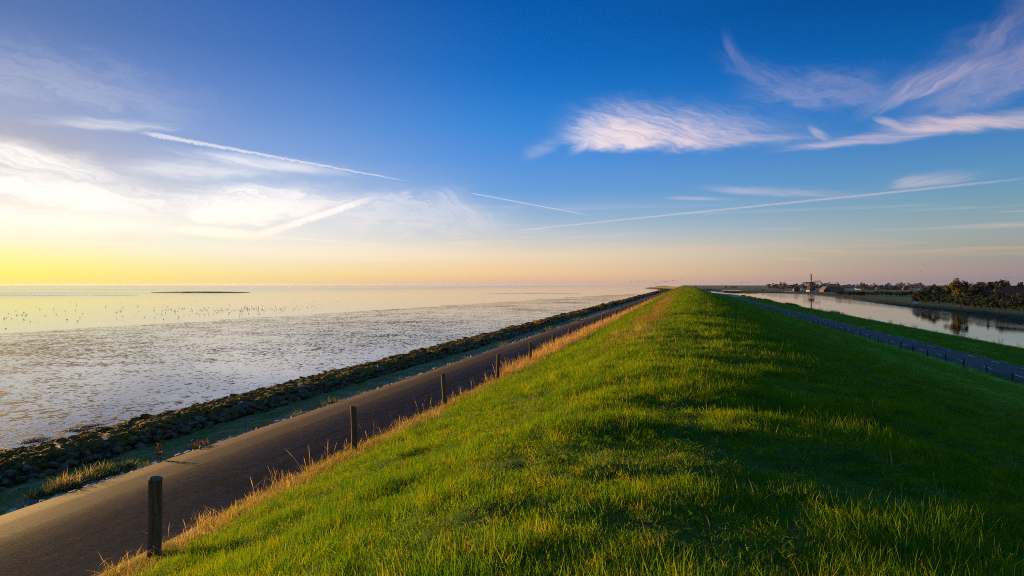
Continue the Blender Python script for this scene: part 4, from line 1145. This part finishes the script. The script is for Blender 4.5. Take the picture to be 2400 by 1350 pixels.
for px, py, lb in ((1318, 812, 'dark withered herb beside the straw grass at the seventh post'), (1440, 781, 'lone dark dry thistle on the grass slope')):
    Yv = at(px, py, 1.2).y if px == 1318 else 33.0
    Xv = -7.3 if px == 1318 else -4.9
    o = empty('dry_herb', (Xv, Yv, float(dyke_z(Xv, Yv))), 0, label=lb, cat='plant'); o.scale = (1.6, 1.6, 1); link('stalk', dock_mesh('stalk', .65, int(px), M['rust_weed']), None, o)
# loose seaweed on the mud
def weed_pad(px, py, L, W, label):
    o = empty('seaweed_pad', at(px, py, .0), random.uniform(0, 3), label=label, cat='seaweed')
    me = clump_mesh('fronds', L, W, 26, .06, .16, M['green_weed'], int(px) + 3, flop=1.2)
    link('fronds', me, None, o)
weed_pad(80, 1032, .5, .35, 'green seaweed heap on the mud close to the stone dam')
weed_pad(180, 1008, .35, .22, 'flat dark seaweed scrap on the mud beyond the green heap')
weed_pad(215, 998, .30, .15, 'thin strip of seaweed on the mud near the dam')

# ---------------------------------------------------------------- birds
def wader_mesh(seed):
    r = random.Random(seed); mb = MB(); s = 1.0
    n = 7; prof = [(-.20, .01), (-.14, .045), (-.04, .085), (.06, .08), (.13, .04), (.15, .015)]
    V = [(x, q * math.cos(2 * math.pi * k_ / n), .25 + q * math.sin(2 * math.pi * k_ / n) * .9 + x * .15) for x, q in prof for k_ in range(n)]
    mb.add(V, [(i * n + k_, i * n + (k_ + 1) % n, (i + 1) * n + (k_ + 1) % n, (i + 1) * n + k_) for i in range(5) for k_ in range(n)])
    dn_ = r.choice([0, 0, 1])
    hx, hz_ = (.24, .38) if not dn_ else (.27, .20)
    mb.tube([(.11, 0, .28), ((.11 + hx) / 2, 0, (.28 + hz_) / 2 + .01), (hx, 0, hz_), (hx + .05, 0, hz_ - .01), (hx + .16, 0, hz_ - (.02 if not dn_ else .12))], [.035, .026, .036, .02, .005], 5)
    for y in (-.03, .03): mb.tube([(.0, y, .2), (.01, y, -.03)], .009, 4)
    return mb.mesh('wading_bird', BIRD, True)
BIRD = simple('bird_plumage', (.035, .032, .032), (.06, .055, .05), 9, .7)
wm4 = [wader_mesh(i) for i in range(4)]
rb = random.Random(4)
spots = []
while len(spots) < 150:
    px = rb.gauss(560, 95); py = 726 - (px - 560) * .022 + rb.gauss(0, 4.8)
    if 360 < px < 780: spots.append((px, py))
while len(spots) < 235:
    px = rb.uniform(-20, 470); py = 738 - px * .02 + rb.gauss(0, 11)
    spots.append((px, py))
while len(spots) < 255: spots.append((rb.uniform(100, 800), rb.uniform(703, 722)))
for px, py in spots:
    o = link('wading_bird', wm4[rb.randrange(4)], None, label='small dark wading bird feeding in the shallow water off the mud flat', cat='bird', group='flock of wading birds in the shallows')
    o.location = at(px, py, -.05); o.rotation_euler = (0, 0, rb.uniform(0, 6.28)); s = rb.uniform(.36, .58); o.scale = (s, s, s); o.location.z -= .17 * s
def flyer_mesh(up):
    mb = MB(); n = 6; prof = [(-.34, .02), (-.2, .07), (.05, .10), (.24, .06), (.34, .05), (.44, .012)]
    V = [(x, q * math.cos(2 * math.pi * k_ / n), q * math.sin(2 * math.pi * k_ / n)) for x, q in prof for k_ in range(n)]
    mb.add(V, [(i * n + k_, i * n + (k_ + 1) % n, (i + 1) * n + (k_ + 1) % n, (i + 1) * n + k_) for i in range(5) for k_ in range(n)])
    for s in (-1, 1):
        W = [(.12, s * .05, .03), (.16, s * .42, .03 + up * .22), (-.02, s * .85, .03 + up * .18), (-.10, s * .45, .02 + up * .2), (-.12, s * .05, .0)]
        mb.add(W + [(x, y, z - .025) for x, y, z in W], [(0, 1, 2, 3, 4), (9, 8, 7, 6, 5)] + [(i, (i + 1) % 5, (i + 1) % 5 + 5, i + 5) for i in range(5)])
    return mb.mesh('flying_bird', BIRD, False)
fm = [flyer_mesh(u) for u in (1.0, .3, -.6)]
fl = [(1480, 661), (1487, 661), (1496, 660), (1506, 659), (1512, 658.5), (1531, 663.5), (1536, 663.5), (1541, 664), (1546, 664.5), (1553, 660), (1558, 660), (1562, 660.5), (1567, 659.5), (1571, 658.5), (1576, 658), (1582, 658), (1598, 650.5), (1605, 651.5), (1638, 634)]
for px, py in fl:
    o = link('flying_bird', fm[rb.randrange(3)], None, label='lone bird flying highest above the end of the dyke' if px == 1638 else 'tiny dark goose flying low in a loose line over the far end of the dyke', cat='bird', group='birds flying over the far dyke')
    o.location = atd(px, 420, py=py); o.rotation_euler = (rb.uniform(-.3, .3), 0, rb.uniform(-.5, .5) + (0 if rb.random() < .7 else 3.1))
for px, py, lb in ((1737, 663, 'first of three birds flying between dyke and windmill'), (1742, 663.5, 'middle of three birds flying between dyke and windmill'), (1749, 663, 'last of three birds flying between dyke and windmill'),
               (2158, 637, 'single bird in the sky above the field hedge'), (2357, 651, 'smaller of two birds above the barn'), (2367, 650.5, 'larger of two birds above the barn')):
    o = link('flying_bird', fm[rb.randrange(3)], None, label=lb, cat='bird', group='birds over the polder'); o.location = atd(px, 330, py=py); o.rotation_euler = (0, 0, rb.uniform(-.4, .4))

# ---------------------------------------------------------------- air
def haze(density):
    m = bpy.data.materials.new('haze'); m.use_nodes = True; S.nt = m.node_tree
    S.nt.nodes.remove(S.nt.nodes['Principled BSDF'])
    v = node('ShaderNodeVolumePrincipled'); v.inputs['Color'].default_value = (.45, .52, .72, 1); v.inputs['Density'].default_value = density
    v.inputs['Anisotropy'].default_value = .35
    lk(v.outputs[0], S.nt.nodes['Material Output'].inputs['Volume'])
    MB().box((0, 15000, 7), (90000, 55000, 27)).build('haze', m, kind='stuff', label='thin morning haze over sea and polder', cat='haze')
HAZE = 2.5e-5
if HAZE: haze(HAZE)
